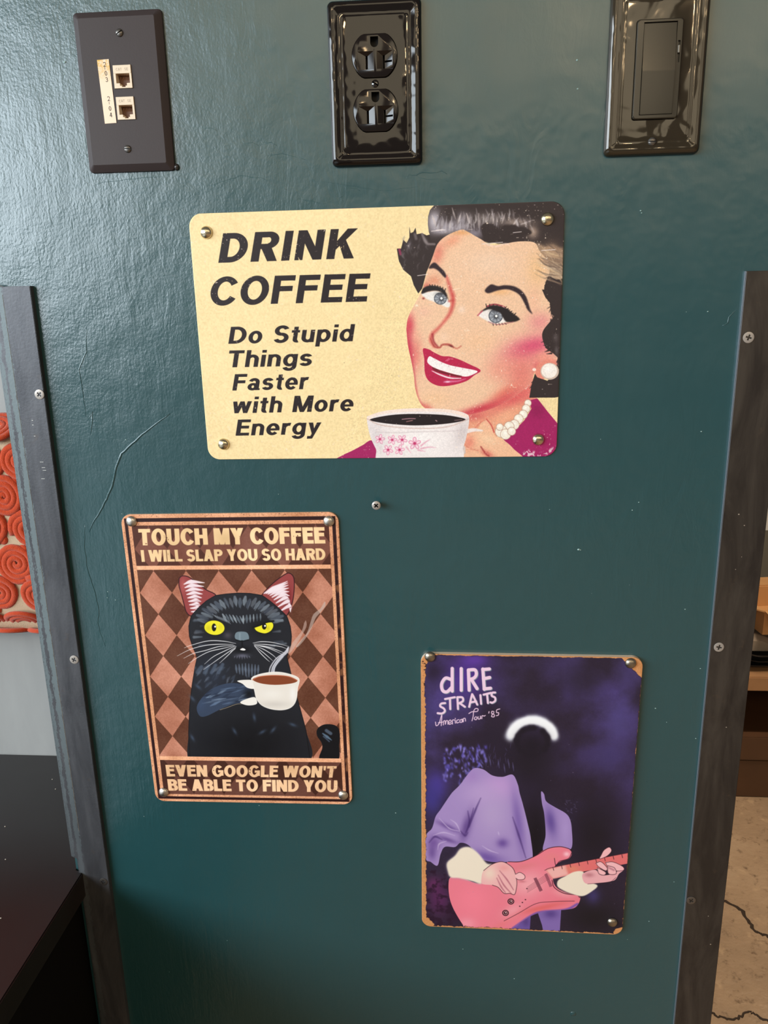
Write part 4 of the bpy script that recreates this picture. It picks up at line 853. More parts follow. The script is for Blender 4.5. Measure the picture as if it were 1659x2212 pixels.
t = NT('glossy_black_cover'); M_cover = t.set(base=lin((22, 17, 15)), rough=.06, spec=.42, ior=1.5, normal=t.bump(t.noise(38, 2), .0009))
t = NT('bronze_black_cover'); M_cover2 = t.set(base=lin((48, 40, 28)), rough=.07, spec=.6, metal=.12, ior=1.5, normal=t.bump(t.noise(30, 2, .4, None, .5), .0012))
M_rocker = simple('bronze_grey_switch', (46, 41, 32), .14, .05, .5)
t = NT('satin_brown_black_metal'); M_plate = t.set(base=t.mix(t.noise(9, 3), lin((52, 44, 44)), lin((64, 55, 54))), rough=.5, metal=0, spec=.28, normal=t.bump(t.noise(900, 2), .00003))
M_ivory = simple('ivory_plastic', (226, 206, 178), .4, nscale=120, namp=.05)
M_tape = None
M_ink = simple('black_print', (40, 34, 32), .6)
M_gold = simple('gold_contacts', (150, 104, 70), .4, .8)
M_tack1 = simple('polished_brass_nickel_tack', (216, 204, 174), .24, 1., bump=.00025, bscale=260)
M_tack2 = simple('brushed_nickel_tack', (206, 200, 190), .36, 1., bump=.0001)
M_tack3 = simple('antique_nickel_tack', (160, 150, 136), .36, 1., bump=.0001)
M_rim = simple('pale_tin_edge', (232, 214, 190), .4, .2)

# ---------------------------------------------------------------- room shell
FL = -.82
WX0, WX1 = -.3538, .3007
bm = bmesh.new()
box(bm, WX0+.0002, WX1-.0002, 0, .24, FL, .2515); box(bm, -.42, .36, 0, .24, .2515, 1.9)
bmesh.ops.remove_doubles(bm, verts=bm.verts, dist=1e-6)
wall = struct(bm2('wall_front', bm, M_wall), 'teal painted end wall with brush marks, cracks and dried drips')

def ridge(pts, r, name='paint_ridge', wig=.0006):
    q = [px(u, v) for u, v in pts]; out = []
    for a, b in zip(q, q[1:]):
        n = max(2, int((b-a).length/.004))
        for i in range(n): p = a.lerp(b, i/n); out.append((p.x+random.uniform(-wig, wig)*.5, .0002-r*.25, p.z+random.uniform(-wig, wig)*.5))
    out.append((q[-1].x, 0, q[-1].z)); bm = bmesh.new()
    tube(bm, out, r, 6, lambda t: .25+math.sin(math.pi*min(1, max(0, t)))**.5, .5); return bm2(name, bm, M_wall, wall, smooth=True)
ridge([(368, 893), (330, 920), (300, 945), (262, 980), (250, 1010), (242, 1050), (222, 1095), (200, 1130), (193, 1150)], .0009)
ridge([(183, 1130), (182, 1180), (188, 1230), (205, 1280), (213, 1318), (211, 1345), (216, 1366), (228, 1396)], .0006)
ridge([(186, 705), (186, 760), (170, 800), (178, 850), (186, 900)], .0006)
ridge([(188, 910), (200, 890), (195, 940)], .0006)
ridge([(1592, 665), (1575, 685), (1572, 698), (1560, 704)], .0005)
for x, y in ((430, 268), (560, 300), (520, 300), (740, 398)): ridge([(x, y), (x+8, y+10), (x+26, y+8), (x+38, y+14)], .0003)
ridge([(875, 388), (884, 378), (900, 378), (912, 372), (930, 374), (955, 370), (966, 376)], .0004)
ridge([(895, 372), (905, 385), (925, 388), (950, 386), (968, 392)], .0003)
ridge([(160, 420), (215, 395), (300, 385), (390, 380)], .0003); ridge([(398, 385), (450, 402), (520, 380), (565, 385), (620, 410)], .0003)
ridge([(640, 398), (690, 392), (745, 400), (830, 412), (900, 404), (960, 410)], .0003)
ridge([(620, 425), (700, 440), (740, 425)], .0003); ridge([(560, 340), (610, 332), (660, 345)], .0003)
# small chips and dried specks
bm = bmesh.new()
spk = [(1250, 1187, 3.2), (1254, 1188, 1.6), (1384, 455, 1.8), (1386, 460, 1.5), (1248, 192, 2.), (1247, 130, 2.4), (1416, 1530, 2), (1440, 1560, 1.2), (855, 1756, 1.8), (1111, 2114, 1.6), (1503, 1595, 1.5), (1380, 1085, 1.6), (1515, 932, 1.8), (1529, 673, 1.6), (1366, 1102, 1.6), (1480, 1316, 1.6), (1513, 1444, 1.6), (1456, 1905, 1.3), (1215, 2030, 1.3), (272, 950, 1.8), (140, 134, 3), (139, 160, 1.6), (233, 1278, 1.6), (250, 1296, 1.6), (232, 1291, 1.4), (1000, 2050, 1.2), (560, 1740, 1.4), (1300, 1900, 1.3), (1402, 1990, 1.5)]
for i in range(26): spk.append((random.uniform(220, 1500), random.uniform(380, 2150), random.uniform(.7, 1.3)))
for u, v, r in spk:
    p = px(u, v); bmesh.ops.create_icosphere(bm, subdivisions=1, radius=r*.00036, matrix=Matrix.Translation((p.x, -.0001, p.z)) @ Matrix.Diagonal((1.2, .5, .8, 1)))
o = bm2('paint_specks', bm, simple('pale_speck', (150, 176, 172), .4), wall, smooth=True); o['kind'] = 'stuff'
# worn dimple near the bottom edge
bm = bmesh.new(); p = px(1238, 2190); bmesh.ops.create_icosphere(bm, subdivisions=2, radius=.0035, matrix=Matrix.Translation((p.x, .001, p.z)) @ Matrix.Diagonal((1.1, .55, 1, 1)))
bm2('paint_drip', bm, M_wall, wall, smooth=True)

# Phillips screw, head centre at origin facing -y
def phillips(name, R, head, shank, mat, rot, parent, loc, under=0.):
    bm = bmesh.new()
    lathe(bm, [(.0017, shank), (.0017, under), (R*.72, under*.4), (R, -head*.35), (R*.985, -head*.62), (R*.86, -head*.88), (R*.5, -head)], 36)
    o = bm2(name, bm, mat, parent, loc, (0, rot, 0)); cs = []
    for k in (0, 1):
        c = bmesh.new(); a, b = R*.6, R*.15
        if k: a, b = b, a
        r0 = [(-a, -head-.001, -b), (a, -head-.001, -b), (a, -head-.001, b), (-a, -head-.001, b)]; r1 = [(x*.72 if abs(x) > b*1.01 or k == 0 else x, head*.2+.0006, z*.72 if k else z) for x, _, z in r0]
        loft(c, [r0, r1]); cs.append(c)
    cut(o, cs, M_void); return smooth_obj(o, 40)
wall_screw = phillips('wood_screw', .0039, .0016, .009, M_screw, .75, None, (px(813, 1091, 'y', -.006).x, -.0065, px(813, 1091, 'y', -.006).z), .0015)
tag(wall_screw, 'lone cross-head screw standing proud of teal wall between the signs', 'screw')

# steel corner strips
def strip(name, x0, x1, ztop, mat, label, notch=False):
    cx = (x0+x1)/2; bm = bmesh.new(); w = (x1-x0)/2; T = .0058 if notch else .0034
    if notch:
        pts = [(-w, ztop), (w, ztop), (w, FL), (-w+.0055, FL), (-w+.0055, -.3135), (-w, -.3105)]
    else: pts = [(-w, ztop), (w, ztop), (w, FL), (-w, FL)]
    f = [bm.verts.new((x, 0, z)) for x, z in pts]; b = [bm.verts.new((x, T, z)) for x, z in pts]
    bm.faces.new(f); bm.faces.new(b[::-1])
    for i in range(len(f)): j = (i+1) % len(f); bm.faces.new((f[i], b[i], b[j], f[j]))
    bmesh.ops.recalc_face_normals(bm, faces=bm.faces)
    es = [e for e in bm.edges if all(abs(v.co.y) < 1e-6 for v in e.verts)]; bmesh.ops.bevel(bm, geom=es, offset=.0004, segments=2, affect='EDGES')
    o = bm2(name, bm, mat, None, (cx, -T, 0))
    if not notch:
        o.data.materials.append(simple('window_lit_edge', (196, 196, 204), .38, .85))  # paler metal on the left faces stands for window light on the edge
        for p in o.data.polygons:
            if p.normal.x < -.9: p.material_index = 1
    return struct(o, label)
tl = strip('trim_1', -.3538, -.3173, .2517, M_trimL, 'dark steel corner strip with flaked grey paint, left of the signs', True)
tr = strip('trim_2', .2642, .3007, .2501, M_trimR, 'brown-black steel corner strip, right of the signs')
for t_, us in ((tl, ((85, 852, .8), (160, 1425, .5), (223, 1905, .2))), (tr, ((1617, 729, .3), (1553, 1398, .2), (1493, 1945, .6)))):
    for u, v, r in us:
        p = px(u, v, 'y', t_.location.y-.0004)
        s = phillips('screw', .0043 if t_ is tl else .0044, .0006, .002, M_screw if v < 1500 else M_screwdk, r, t_, (p.x-t_.location.x, -.0001, p.z))
# scribed line on the left strip, lifted lip of paint on its head
bm = bmesh.new(); tube(bm, [(-.0065, .00001, .245), (-.0063, .00001, .0), (-.006, .00001, -.28)], .00022, 4); bm2('scribed_line', bm, simple('scratched_bare_steel', (150, 148, 140), .4, .6), tl)
bm = bmesh.new(); loft(bm, [[(-.0155, -.0006, .2517), (-.004, -.0002, .2517), (-.004, .001, .2517), (-.0155, .001, .2517)], [(-.0155, -.0012, .2545), (-.009, -.0006, .2532), (-.009, .0004, .2532), (-.0155, 0, .2545)]]); bm2('paint_flake', bm, simple('grey_flake', (96, 96, 96), .5), tl)
bm = bmesh.new()
for u, v in ((90, 998), (94, 1010), (96, 1016), (93, 1034), (70, 908), (71, 918), (75, 942)):
    p = px(u, v, 'y', -.0058); hw = .0016 if v > 990 else .0007; box(bm, p.x+.33555-hw, p.x+.33555+hw, -.0001, .0001, p.z-.00022, p.z+.00022)
o = bm2('scratch_marks', bm, simple('bright_scratch', (190, 188, 182), .4, .5), tl)
bm = bmesh.new()
for u, v, r in ((1596, 1111, 1), (1608, 1135, .8), (1589, 1230, .6), (1569, 1571, .8), (1530, 1979, .7), (1535, 2040, .9), (1602, 1203, .5)):
    p = px(u, v, 'y', -.0034); bmesh.ops.create_icosphere(bm, subdivisions=1, radius=.0008*r, matrix=Matrix.Translation((p.x-.28245, 0, p.z)) @ Matrix.Diagonal((1, .4, .8, 1)))
o = bm2('chips', bm, simple('chipped_spots', (150, 136, 120), .5), tr); o['kind'] = 'stuff'

# floor with cracks
t = NT('stained_concrete'); n = t.noise(3.5, 5, .6); s2 = t.noise(60, 5, .7)
col = t.ramp(n, [(.3, lin((150, 128, 106))), (.5, lin((176, 150, 124))), (.7, lin((196, 172, 146)))])
col = t.mix(t.ramp(s2, [(.56, (0, 0, 0, 1)), (.72, (.8, .8, .8, 1))]), col, lin((96, 76, 58))); col = t.mix(t.ramp(t.noise(35, 4), [(.6, (0, 0, 0, 1)), (.75, (.7, .7, .7, 1))]), col, lin((206, 178, 146)))
M_floor = t.set(base=col, rough=.5, normal=t.bump(t.noise(80, 4), .002))
bm = bmesh.new(); box(bm, -4, 4, -5, 3.2, FL-.1, FL); floor = struct(bm2('floor', bm, M_floor), 'worn tan concrete floor with dark cracks')
def crack(pts, w):
    q = []
    P = [px(u, v, 'z', FL) for u, v in pts]
    for a, b in zip(P, P[1:]):
        for i in range(4): q.append(a.lerp(b, i/4)+Vector((random.uniform(-.002, .002), random.uniform(-.002, .002), 0)))
    q.append(P[-1]); bm = bmesh.new(); prev = None
    for i, p in enumerate(q):
        d = (q[min(i+1, len(q)-1)]-q[max(i-1, 0)]).normalized(); nrm = Vector((-d.y, d.x, 0))*w*random.uniform(.6, 1.3)
        cur = [bm.verts.new(p+nrm+Vector((0, 0, .0008))), bm.verts.new(p+Vector((0, 0, .0002))), bm.verts.new(p-nrm+Vector((0, 0, .0008)))]
        if prev:
            for k in (0, 1): bm.faces.new((prev[k], prev[k+1], cur[k+1], cur[k]))
        prev = cur
    bm2('crack', bm, simple('crack_dirt', (58, 46, 38), .9, nscale=60, namp=.3), floor)
crack([(1520, 1930), (1564, 1946), (1585, 1957), (1605, 1970), (1620, 1995), (1632, 2012), (1645, 2018), (1659, 2023), (1700, 2050)], .0028)
crack([(1500, 2170), (1536, 2188), (1550, 2196), (1570, 2201), (1590, 2202), (1600, 2195), (1615, 2188), (1628, 2188), (1640, 2198), (1659, 2204), (1700, 2210)], .0018)

# grey wall behind the bench, far wall behind the shelves
t = NT('brushed_grey_panel'); M_grey = t.set(base=t.mix(t.noise(1, 4, .6, t.co((26, 26, 7))), lin((140, 141, 140)), lin((166, 166, 164))), rough=.42, spec=.4)
bm = bmesh.new(); box(bm, -2.2, -.36, .205, .24, FL, 1.9); struct(bm2('wall_left', bm, M_grey), 'smooth pale grey wall behind the bench')
bm = bmesh.new(); box(bm, .25, 3.2, 1.75, 1.8, FL, 1.9); struct(bm2('wall_back', bm, simple('grey_green_wall', (112, 110, 102), .6, nscale=3, namp=.12)), 'dull grey wall behind the shelves')

# ---------------------------------------------------------------- bench with black top
bench = thing('bench', 'black-topped built-in bench left of the teal wall', 'bench', (-.7, -.1, FL))
t = NT('black_laminate'); M_top = t.set(base=t.mix(t.noise(6, 4), lin((22, 16, 16)), lin((30, 23, 22))), rough=t.math('MULTIPLY_ADD', t.noise(14, 4), .16, .26), spec=.55)
bm = bmesh.new(); Z = -.33; pts = [(-1.8, -1.9), (-.3442, -1.9), (-.3442, -.0036), (-.3546, -.0036), (-.3546, .2046), (-1.8, .2046)]
f = [bm.verts.new((x+.7, y+.1, Z-FL)) for x, y in pts]; b = [bm.verts.new((x+.7, y+.1, Z-.028-FL)) for x, y in pts]; bm.faces.new(f); bm.faces.new(b[::-1])
for i in range(6): j = (i+1) % 6; bm.faces.new((f[i], f[j], b[j], b[i]))
bmesh.ops.bevel(bm, geom=[e for e in bm.edges if e.verts[0] in f and e.verts[1] in f], offset=.0012, segments=2, affect='EDGES')
bm2('seat', bm, M_top, bench)
bm = bmesh.new(); box(bm, -1.1, .345, -1.78, .3036, 0, Z-.0283-FL); bm2('base', bm, simple('black_base', (10, 8, 8), .75, 0, .15), bench)
# crumbs on the seat
bm = bmesh.new()
for u, v in ((11, 1786), (12, 1857), (2, 1984), (113, 1684), (120, 1705)):
    p = px(u, v, 'z', Z); bmesh.ops.create_icosphere(bm, subdivisions=1, radius=.0007, matrix=Matrix.Translation((p.x+.7, p.y+.1, Z-FL+.0004)))
o = bm2('crumbs', bm, simple('crumbs', (200, 190, 176), .6), bench); o['kind'] = 'stuff'

# ---------------------------------------------------------------- orange pad with coiled chenille spirals
pad = thing('back_pad', 'orange back pad of coiled chenille spirals on the grey wall above the bench', 'cushion', (-.7, .185, -.014))
PW, PH, PD = .66, .254, .02
bm = bmesh.new(); loft(bm, [rr(PW-.02, PH-.02, .02, PD-.0005, 8), rr(PW, PH, .02, .01, 8), rr(PW, PH, .02, -.008, 8), rr(PW-.012, PH-.012, .018, -.016, 8), rr(PW-.034, PH-.034, .012, -.02, 8)])
M_lin = simple('oatmeal_linen', (196, 172, 142), .9, nscale=300, namp=.12, bump=.0006, bscale=900)
bm2('linen_cover', bm, M_lin, pad, smooth=True)
t = NT('orange_chenille'); M_or = t.set(base=t.mix(t.noise(700, 3), lin((176, 50, 16)), lin((224, 84, 38))), rough=.95, spec=.1, sheen=.3, normal=t.bump(t.noise(1300, 2), .0012))
def spiral_mesh(R, seed, tall=1.0):
    rnd = random.Random(seed); bm = bmesh.new(); turns = R/.0076; N = int(turns*20); pts = []; ph = rnd.uniform(0, 6.3)
    for i in range(N+1):
        k = i/N; r = .0012+(R-.0045)*k; a = ph+k*turns*2*math.pi; pts.append((r*math.cos(a)*(1+.04*math.sin(3*a)), -.0012*math.sin(k*3), r*math.sin(a)*tall))
    tube(bm, pts, .0041, 8, None, .72)
    bmesh.ops.recalc_face_normals(bm, faces=bm.faces); me = bpy.data.meshes.new('spiral'); bm.to_mesh(me); bm.free(); me.materials.append(M_or)
    for p in me.polygons: p.use_smooth = True
    return me
SP = [spiral_mesh(.0262, 1), spiral_mesh(.0256, 2), spiral_mesh(.0266, 3, .97), spiral_mesh(.0252, 4)]
rows = [(.1185, -.95, .006), (.0845, 0, 0), (.0445, 0, 0), (.0045, 0, 0), (-.0355, 0, 0), (-.0755, .1, 0), (-.1095, .75, .005), (-.1255, 1.3, .016)]
for j, (z, tilt, back) in enumerate(rows):
    for i in range(15):
        x = -.315+i*.0455+(j % 2)*.0225+random.uniform(-.003, .003)
        if x > .312 or x < .02 and i % 1: continue
        mobj('spiral', SP[(i*3+j) % 4], None, pad, (x, -.0205+back, z+random.uniform(-.002, .002)), (tilt, random.choice((0, math.pi/2, math.pi, 4.7)) if tilt == 0 else 0, 0))
# small filler coils between the rows
sm = spiral_mesh(.0068, 9)
for j, z in enumerate((.0645, .0245, -.0155, -.0555)):
    for i in range(28): mobj('small_spiral', sm, None, pad, (-.3037+i*.02275, -.0185, z+(.0062 if (i+j) % 2 else -.0062)))

# ---------------------------------------------------------------- wall plates
def slotted(R, h, mat, rot, parent, loc):
    bm = bmesh.new(); lathe(bm, [(R*.5, .001), (R, .0), (R*.98, -h*.35), (R*.8, -h*.75), (R*.45, -h), (R*.1, -h*1.05)], 32)
    o = bm2('screw', bm, mat, parent, loc, (0, rot, 0)); c = bmesh.new(); box(c, -R*1.2, R*1.2, -h*2, -h*.25, -R*.14, R*.14); cut(o, [c], M_void); return smooth_obj(o, 40)
# data plate
dp = thing('data_wall_plate', 'matte brown-black wall plate with two white data jacks, leftmost at the top', 'wall plate', (-.2212, 0, .3947))
bm = bmesh.new(); loft(bm, [rr(.0701, .1142, .003, .0), rr(.0701, .1142, .003, -.0012), rr(.0697, .1138, .003, -.0022), rr(.0607, .1047, .0012, -.0059), rr(.0597, .1037, .001, -.0062)])
pl = bm2('cover', bm, M_plate, dp, angle=14)
jc = [(.0014, .0105), (.0014, -.0117)]
cs = []
for x, z in jc: c = bmesh.new(); box(c, x-.0073, x+.0073, -.01, .004, z-.0083, z+.0083); cs.append(c)
cut(pl, cs)
def jack_mesh():
    bm = bmesh.new(); y0, y1 = -.0071, .0005
    W, H = .0071, .0081
    box(bm, -W, W, y0, y1, .0022, H, .0002, 1); box(bm, -W, -.0053, y0, y1, -H, .0022); box(bm, .0056, W, y0, y1, -H, .0022)
    box(bm, -.0053, -.0026, y0, y1, -H, -.0046); box(bm, .003, .0056, y0, y1, -H, -.0046)
    box(bm, -.0026, -.0012, y0, y1, -H, -.0064); box(bm, .0018, .003, y0, y1, -H, -.0064); box(bm, -.0012, .0018, y0, y1, -H, -.0073)
    return bm
for k, (x, z) in enumerate(jc):
    j = bm2('data_jack', jack_mesh(), M_ivory, dp, (x, 0, z))
    bm = bmesh.new(); box(bm, -.0053, .0056, -.0008, -.0003, -.0075, .0024); bm2('socket_back', bm, simple('socket_brown', (110, 78, 62), .6), j)
    bm = bmesh.new()
    for i in range(8):
        xx = -.0038+i*.0012; tube(bm, [(xx, -.0055, .0019), (xx, -.002, .0012), (xx, -.0009, -.0012)], .00025, 4)
    bm2('contacts', bm, M_gold, j)
    # embossed wording, flat; its relief shade is put into a darker ivory
    bm = bmesh.new()
    def letters(bm, txt, x0, z0, hgt, adv, th, y, wt=.14, ht=.13, vert=False):
        x, z = x0, z0
        for ch in txt:
            if ch != ' ':
                W, ps = glyph(ch, wt, ht)
                for p in ps:
                    P_ = [bm.verts.new((x+q[0]*hgt, y, z+q[1]*hgt)) for q in p]; n_ = len(P_)
                    if n_ > 5:
                        for i in range(n_//2-1): bm.faces.new((P_[i], P_[i+1], P_[n_-2-i], P_[n_-1-i]))
                    else: bm.faces.new(P_)
            if vert: z -= adv
            else: x += adv
    letters(bm, 'CAT SE', -.0047, .0042, .0018, .0017, 0, -.00715)
    bm2('embossed_lettering', bm, simple('ivory_relief_shade', (180, 158, 132), .5), j)
tp = NT('aged_label_tape'); xx = tp.n('ShaderNodeSeparateXYZ', i_0=tp.co()).outputs
mk = tp.math('MULTIPLY', tp.n('ShaderNodeMapRange', i_Value=xx[2], i_1=.006, i_2=.02, i_3=0., i_4=1.).outputs[0], tp.ramp(tp.noise(330, 4, .7), [(.40, (0, 0, 0, 1)), (.58, (1, 1, 1, 1))]))
M_tape = tp.set(base=tp.mix(mk, lin((240, 212, 182)), lin((212, 164, 40))), rough=.35)
bm = bmesh.new(); box(bm, -.0047, .0047, -.0003, 0, -.0225, .0225); tape = bm2('label_tape', bm, M_tape, dp, (-.0125, -.0063, .0005), (0, -.025, 0))
bm = bmesh.new()
for k, (ch, z, x) in enumerate((('2', .0174, .0001), ('-', .0146, .0), ('0', .0112, .0004), ('3', .0068, .0004), ('2', -.0066, .0), ('-', -.0098, .0), ('0', -.0136, .0002), ('4', -.0182, .0002))):
    h_ = .0033 if ch != '-' else .0026
    if ch == '-':                                                   # printed upright between the digits
        box(bm, x+.0007, x+.00095, -.0004, -.0003, z+.0008, z+.0026)
    else: letters(bm, ch, x-.0002, z, h_, 0, 0, -.0004, .13, .11)
bm2('label_print', bm, M_ink, tape)
slotted(.0029, .0014, M_screwdk, -.5, dp, (.0020, -.0062, .0408)); slotted(.0029, .0014, M_screwdk, 0.05, dp, (-.0004, -.0062, -.0409))
# daub of paint at the lower right corner
bm = bmesh.new(); bmesh.ops.create_icosphere(bm, subdivisions=2, radius=.0022, matrix=Matrix.Translation((.0362, -.0008, -.0545)) @ Matrix.Diagonal((1, .8, 1.2, 1))); bm2('paint_blob', bm, simple('dark_paint_blob', (48, 46, 44), .2), dp, smooth=True)

def rim_profile(w, h):
    return [rr(w, h, .004, 0), rr(w, h, .004, -.0022), rr(w-.0008, h-.0008, .0042, -.0038), rr(w-.0032, h-.0032, .004, -.0055), rr(w-.0064, h-.0064, .0035, -.0062), rr(w-.0100, h-.0100, .003, -.0060),
            rr(w-.0150, h-.0150, .003, -.0050), rr(w-.0190, h-.0190, .003, -.0047), rr(w-.0215, h-.0215, .003, -.0050), rr(w-.0235, h-.0235, .003, -.0051)]
# duplex outlet
op = thing('duplex_outlet', 'glossy black double power outlet, middle plate at the top', 'outlet', (-.0238, 0, .3931))
bm = bmesh.new(); loft(bm, rim_profile(.0708, .1146)); pl = bm2('cover', bm, M_cover, op, angle=50)
def face_ring(s, y, n=40):
    out = []
    for i in range(n):
        a = 2*math.pi*i/n; x = .01715*s*math.cos(a); z = .01715*s*math.sin(a); lim = .0148*s; out.append((x, y, max(-lim, min(lim, z))))
    return out
cs = []
for z in (.0188, -.0188):
    c = bmesh.new(); loft(c, [[(x, y, zz+z) for x, y, zz in face_ring(1.025, -.02)], [(x, y, zz+z) for x, y, zz in face_ring(1.025, .002)]]); cs.append(c)
cut(pl, cs); smooth_obj(pl, 40)
M_face = simple('brown_black_nylon', (24, 18, 16), .1, 0, .42)
def outlet_face():
    bm = bmesh.new(); loft(bm, [face_ring(1., -.002), face_ring(1., -.0062), face_ring(.985, -.0067), face_ring(.97, -.0068)])
    return bm
fa = bm2('socket_face', outlet_face(), M_face, op, (0, 0, .0188)); cs = []
# ground hole
c = bmesh.new(); gh = [(-.0030, .0128), (.0030, .0128), (.0030, .0085)]+[(.0030*math.cos(a), .0085+.003*math.sin(a)) for a in np.linspace(-.3, -math.pi+.3, 7)]+[(-.0030, .0085)]
loft(c, [[(x, -.01, z) for x, z in gh], [(x, -.001, z) for x, z in gh]]); cs.append(c)
for x0, x1, sx in ((-.0143, .0002, -.0062), (.0008, .0150, .0068)):
    c = bmesh.new(); d0, d1 = -.0072, -.0047
    loft(c, [[(x0, d0, -.0094), (x1, d0, -.0094), (x1, d0, .0036), (x0, d0, .0036)], [(sx-.0009, d1, -.0086), (sx+.0009, d1, -.0086), (sx+.0009, d1, .0002), (sx-.0009, d1, .0002)]]); cs.append(c)
    c = bmesh.new(); box(c, sx-.0008, sx+.0008, -.006, -.001, -.0086, .0004); cs.append(c)
c = bmesh.new(); box(c, .0070, .0132, -.0068, -.001, -.0047, -.0033); cs.append(c)
cut(fa, cs); smooth_obj(fa, 25)
f2 = fa.copy(); COL.objects.link(f2); f2.location = (0, 0, -.0188)
for z in (.0188, -.0188):
    bm = bmesh.new(); box(bm, -.0145, .0145, -.0006, -.0002, z-.0125, z+.0135); bm2('slot_shade', bm, M_void, op)  # near-black sheet behind the slots, standing for the shade in them
slotted(.0028, .0012, M_blackg, .6, op, (0, -.0048, 0))
# switch
sw = thing('light_switch', 'glossy bronze-black rocker light switch plate, rightmost at the top', 'switch', (.1857, 0, .3939))
bm = bmesh.new(); loft(bm, rim_profile(.0710, .1150)); pl = bm2('cover', bm, M_cover2, sw, angle=50)
c = bmesh.new(); loft(c, [rr(.0338, .0672, .0022, -.02), rr(.0338, .0672, .0022, -.0024)]); cut(pl, [c]); smooth_obj(pl, 40)
bm = bmesh.new(); loft(bm, [rr(.0330, .0664, .002, -.0025), rr(.0330, .0664, .002, -.0066), rr(.0322, .0656, .002, -.0071), rr(.0316, .065, .002, -.0072)]); fr = bm2('switch_frame', bm, M_rocker, sw, (0, 0, .0002)); c = bmesh.new(); box(c, -.0118, .0122, -.012, -.004, -.0306, .0312); c2 = bmesh.new(); box(c2, .0133, .0150, -.012, -.0055, .004, .0185); cut(fr, [c, c2])
bm = bmesh.new(); zt, zm, zb = .0308, -.001, -.0302
sec = [(zt, -.0062), (zm, -.0088), (zb, -.0084), (zb, -.0042), (zt, -.0042)]
loft(bm, [[(-.0115, y, z) for z, y in sec], [(.0119, y, z) for z, y in sec]]); bmesh.ops.bevel(bm, geom=[e for e in bm.edges if e.calc_length() > .003], offset=.00025, segments=2, affect='EDGES'); bm2('rocker', bm, M_rocker, sw)
bm = bmesh.new(); box(bm, .0135, .0148, -.0078, -.0055, .0105, .0155, .0002, 1); bm2('dimmer_slider', bm, simple('slider_grey', (110, 104, 92), .3), sw)
slotted(.0030, .0014, M_screwdk, .05, sw, (-.0004, -.0051, -.0484)); slotted(.0030, .0014, M_screwdk, .3, sw, (0, -.0051, .0484))

# ---------------------------------------------------------------- metal signs
def make_print(name, arr):
    h, w, _ = arr.shape; im = bpy.data.images.new(name, w, h); a = np.ones((h, w, 4), np.float32); a[..., :3] = np.clip(arr, 0, 1)[::-1]
    im.pixels.foreach_set(a.ravel()); im.update(); return im
def sign(name, label, img, x, z, t, w, h, rad, depth, rough, rim, tack, tacks, gain=1.0, bumpy=.00005):
    root = thing(name, label, 'sign', (x, 0, z), (0, -t, 0))
    tt = NT(name+'_print'); im = tt.n('ShaderNodeTexImage'); im.image = img; im.interpolation = 'Cubic'
    uv = tt.n('ShaderNodeUVMap'); tt.t.links.new(uv.outputs[0], im.inputs[0])
    g = tt.n('ShaderNodeVectorMath', operation='SCALE'); tt.t.links.new(im.outputs[0], g.inputs[0]); g.inputs['Scale'].default_value = gain
    tt.set(base=g.outputs[0], rough=tt.math('MULTIPLY_ADD', tt.noise(60, 4), .12, rough), spec=.3, normal=tt.bump(tt.noise(500, 3), bumpy))
    bm = bmesh.new(); e = .0009
    R = [rr(w, h, rad, -.0002, 10), rr(w, h, rad, -depth+.0005, 10), rr(w-.0004, h-.0004, rad, -depth+.0001, 10), rr(w-2*e, h-2*e, rad-e, -depth, 10)]
    loft(bm, R); bm.faces.ensure_lookup_table(); uvl = bm.loops.layers.uv.new('uv')
    for f in bm.faces:
        for l in f.loops: l[uvl].uv = (l.vert.co.x/w+.5, l.vert.co.z/h+.5)
    bmesh.ops.recalc_face_normals(bm, faces=bm.faces)
    me = bpy.data.meshes.new('panel'); bm.to_mesh(me); bm.free(); me.materials.append(tt.m); me.materials.append(rim)
    fm = max(me.polygons, key=lambda p: (len(p.vertices) > 8)*(-p.center.y))
    for p in me.polygons: p.material_index = 0 if p.index == fm.index or p.normal.y < -.35 else 1
    mobj('panel', me, None, root)
    ca, sa = math.cos(t), math.sin(t)
    for (u, v) in tacks:
        q = px(u, v, 'y', -depth-.0015); dx, dz = q.x-x, q.z-z
        bm = bmesh.new(); R_ = .0051; lathe(bm, [(R_*.9, .0003), (R_, -.0002), (R_*.97, -.0009), (R_*.86, -.0018), (R_*.66, -.0026), (R_*.4, -.0031), (R_*.12, -.0033)], 28)
        bm2('dome_tack', bm, tack, root, (dx*ca+dz*sa, -depth, -dx*sa+dz*ca), smooth=True)
    return root
P1 = make_print('coffee_print', coffee_print()); P2 = make_print('cat_print', cat_print()); P3 = make_print('guitar_print', guitar_print())
sign('coffee_sign', 'cream metal sign of a smiling woman holding a coffee cup, widest and highest sign', P1, -.0276, .2040, .0033, .3011, .2026, .0105, .0016, .42, simple('cream_edge', (236, 206, 150), .45), M_tack1, [(444.5, 502), (1183, 473), (482, 960), (1163, 950)])
sign('cat_sign', 'brown diamond-patterned metal sign of a frowning black cat with coffee', P2, -.1621, -.0950, .0121, .1982, .2971, .0092, .0022, .40, simple('copper_edge', (232, 190, 156), .35, .3), M_tack2, [(283, 1127), (710, 1126.5), (353, 1712.5), (741, 1719)])
sign('guitarist_sign', 'purple concert sign of a player with pink guitar, lowest on the right', P3, .1061, -.2302, -.0043, .1995, .3016, .0092, .0048, .40, simple('bare_tin_edge', (240, 214, 188), .35, .3), M_tack3, [(929, 1420), (1363, 1434), (1323, 1994)])

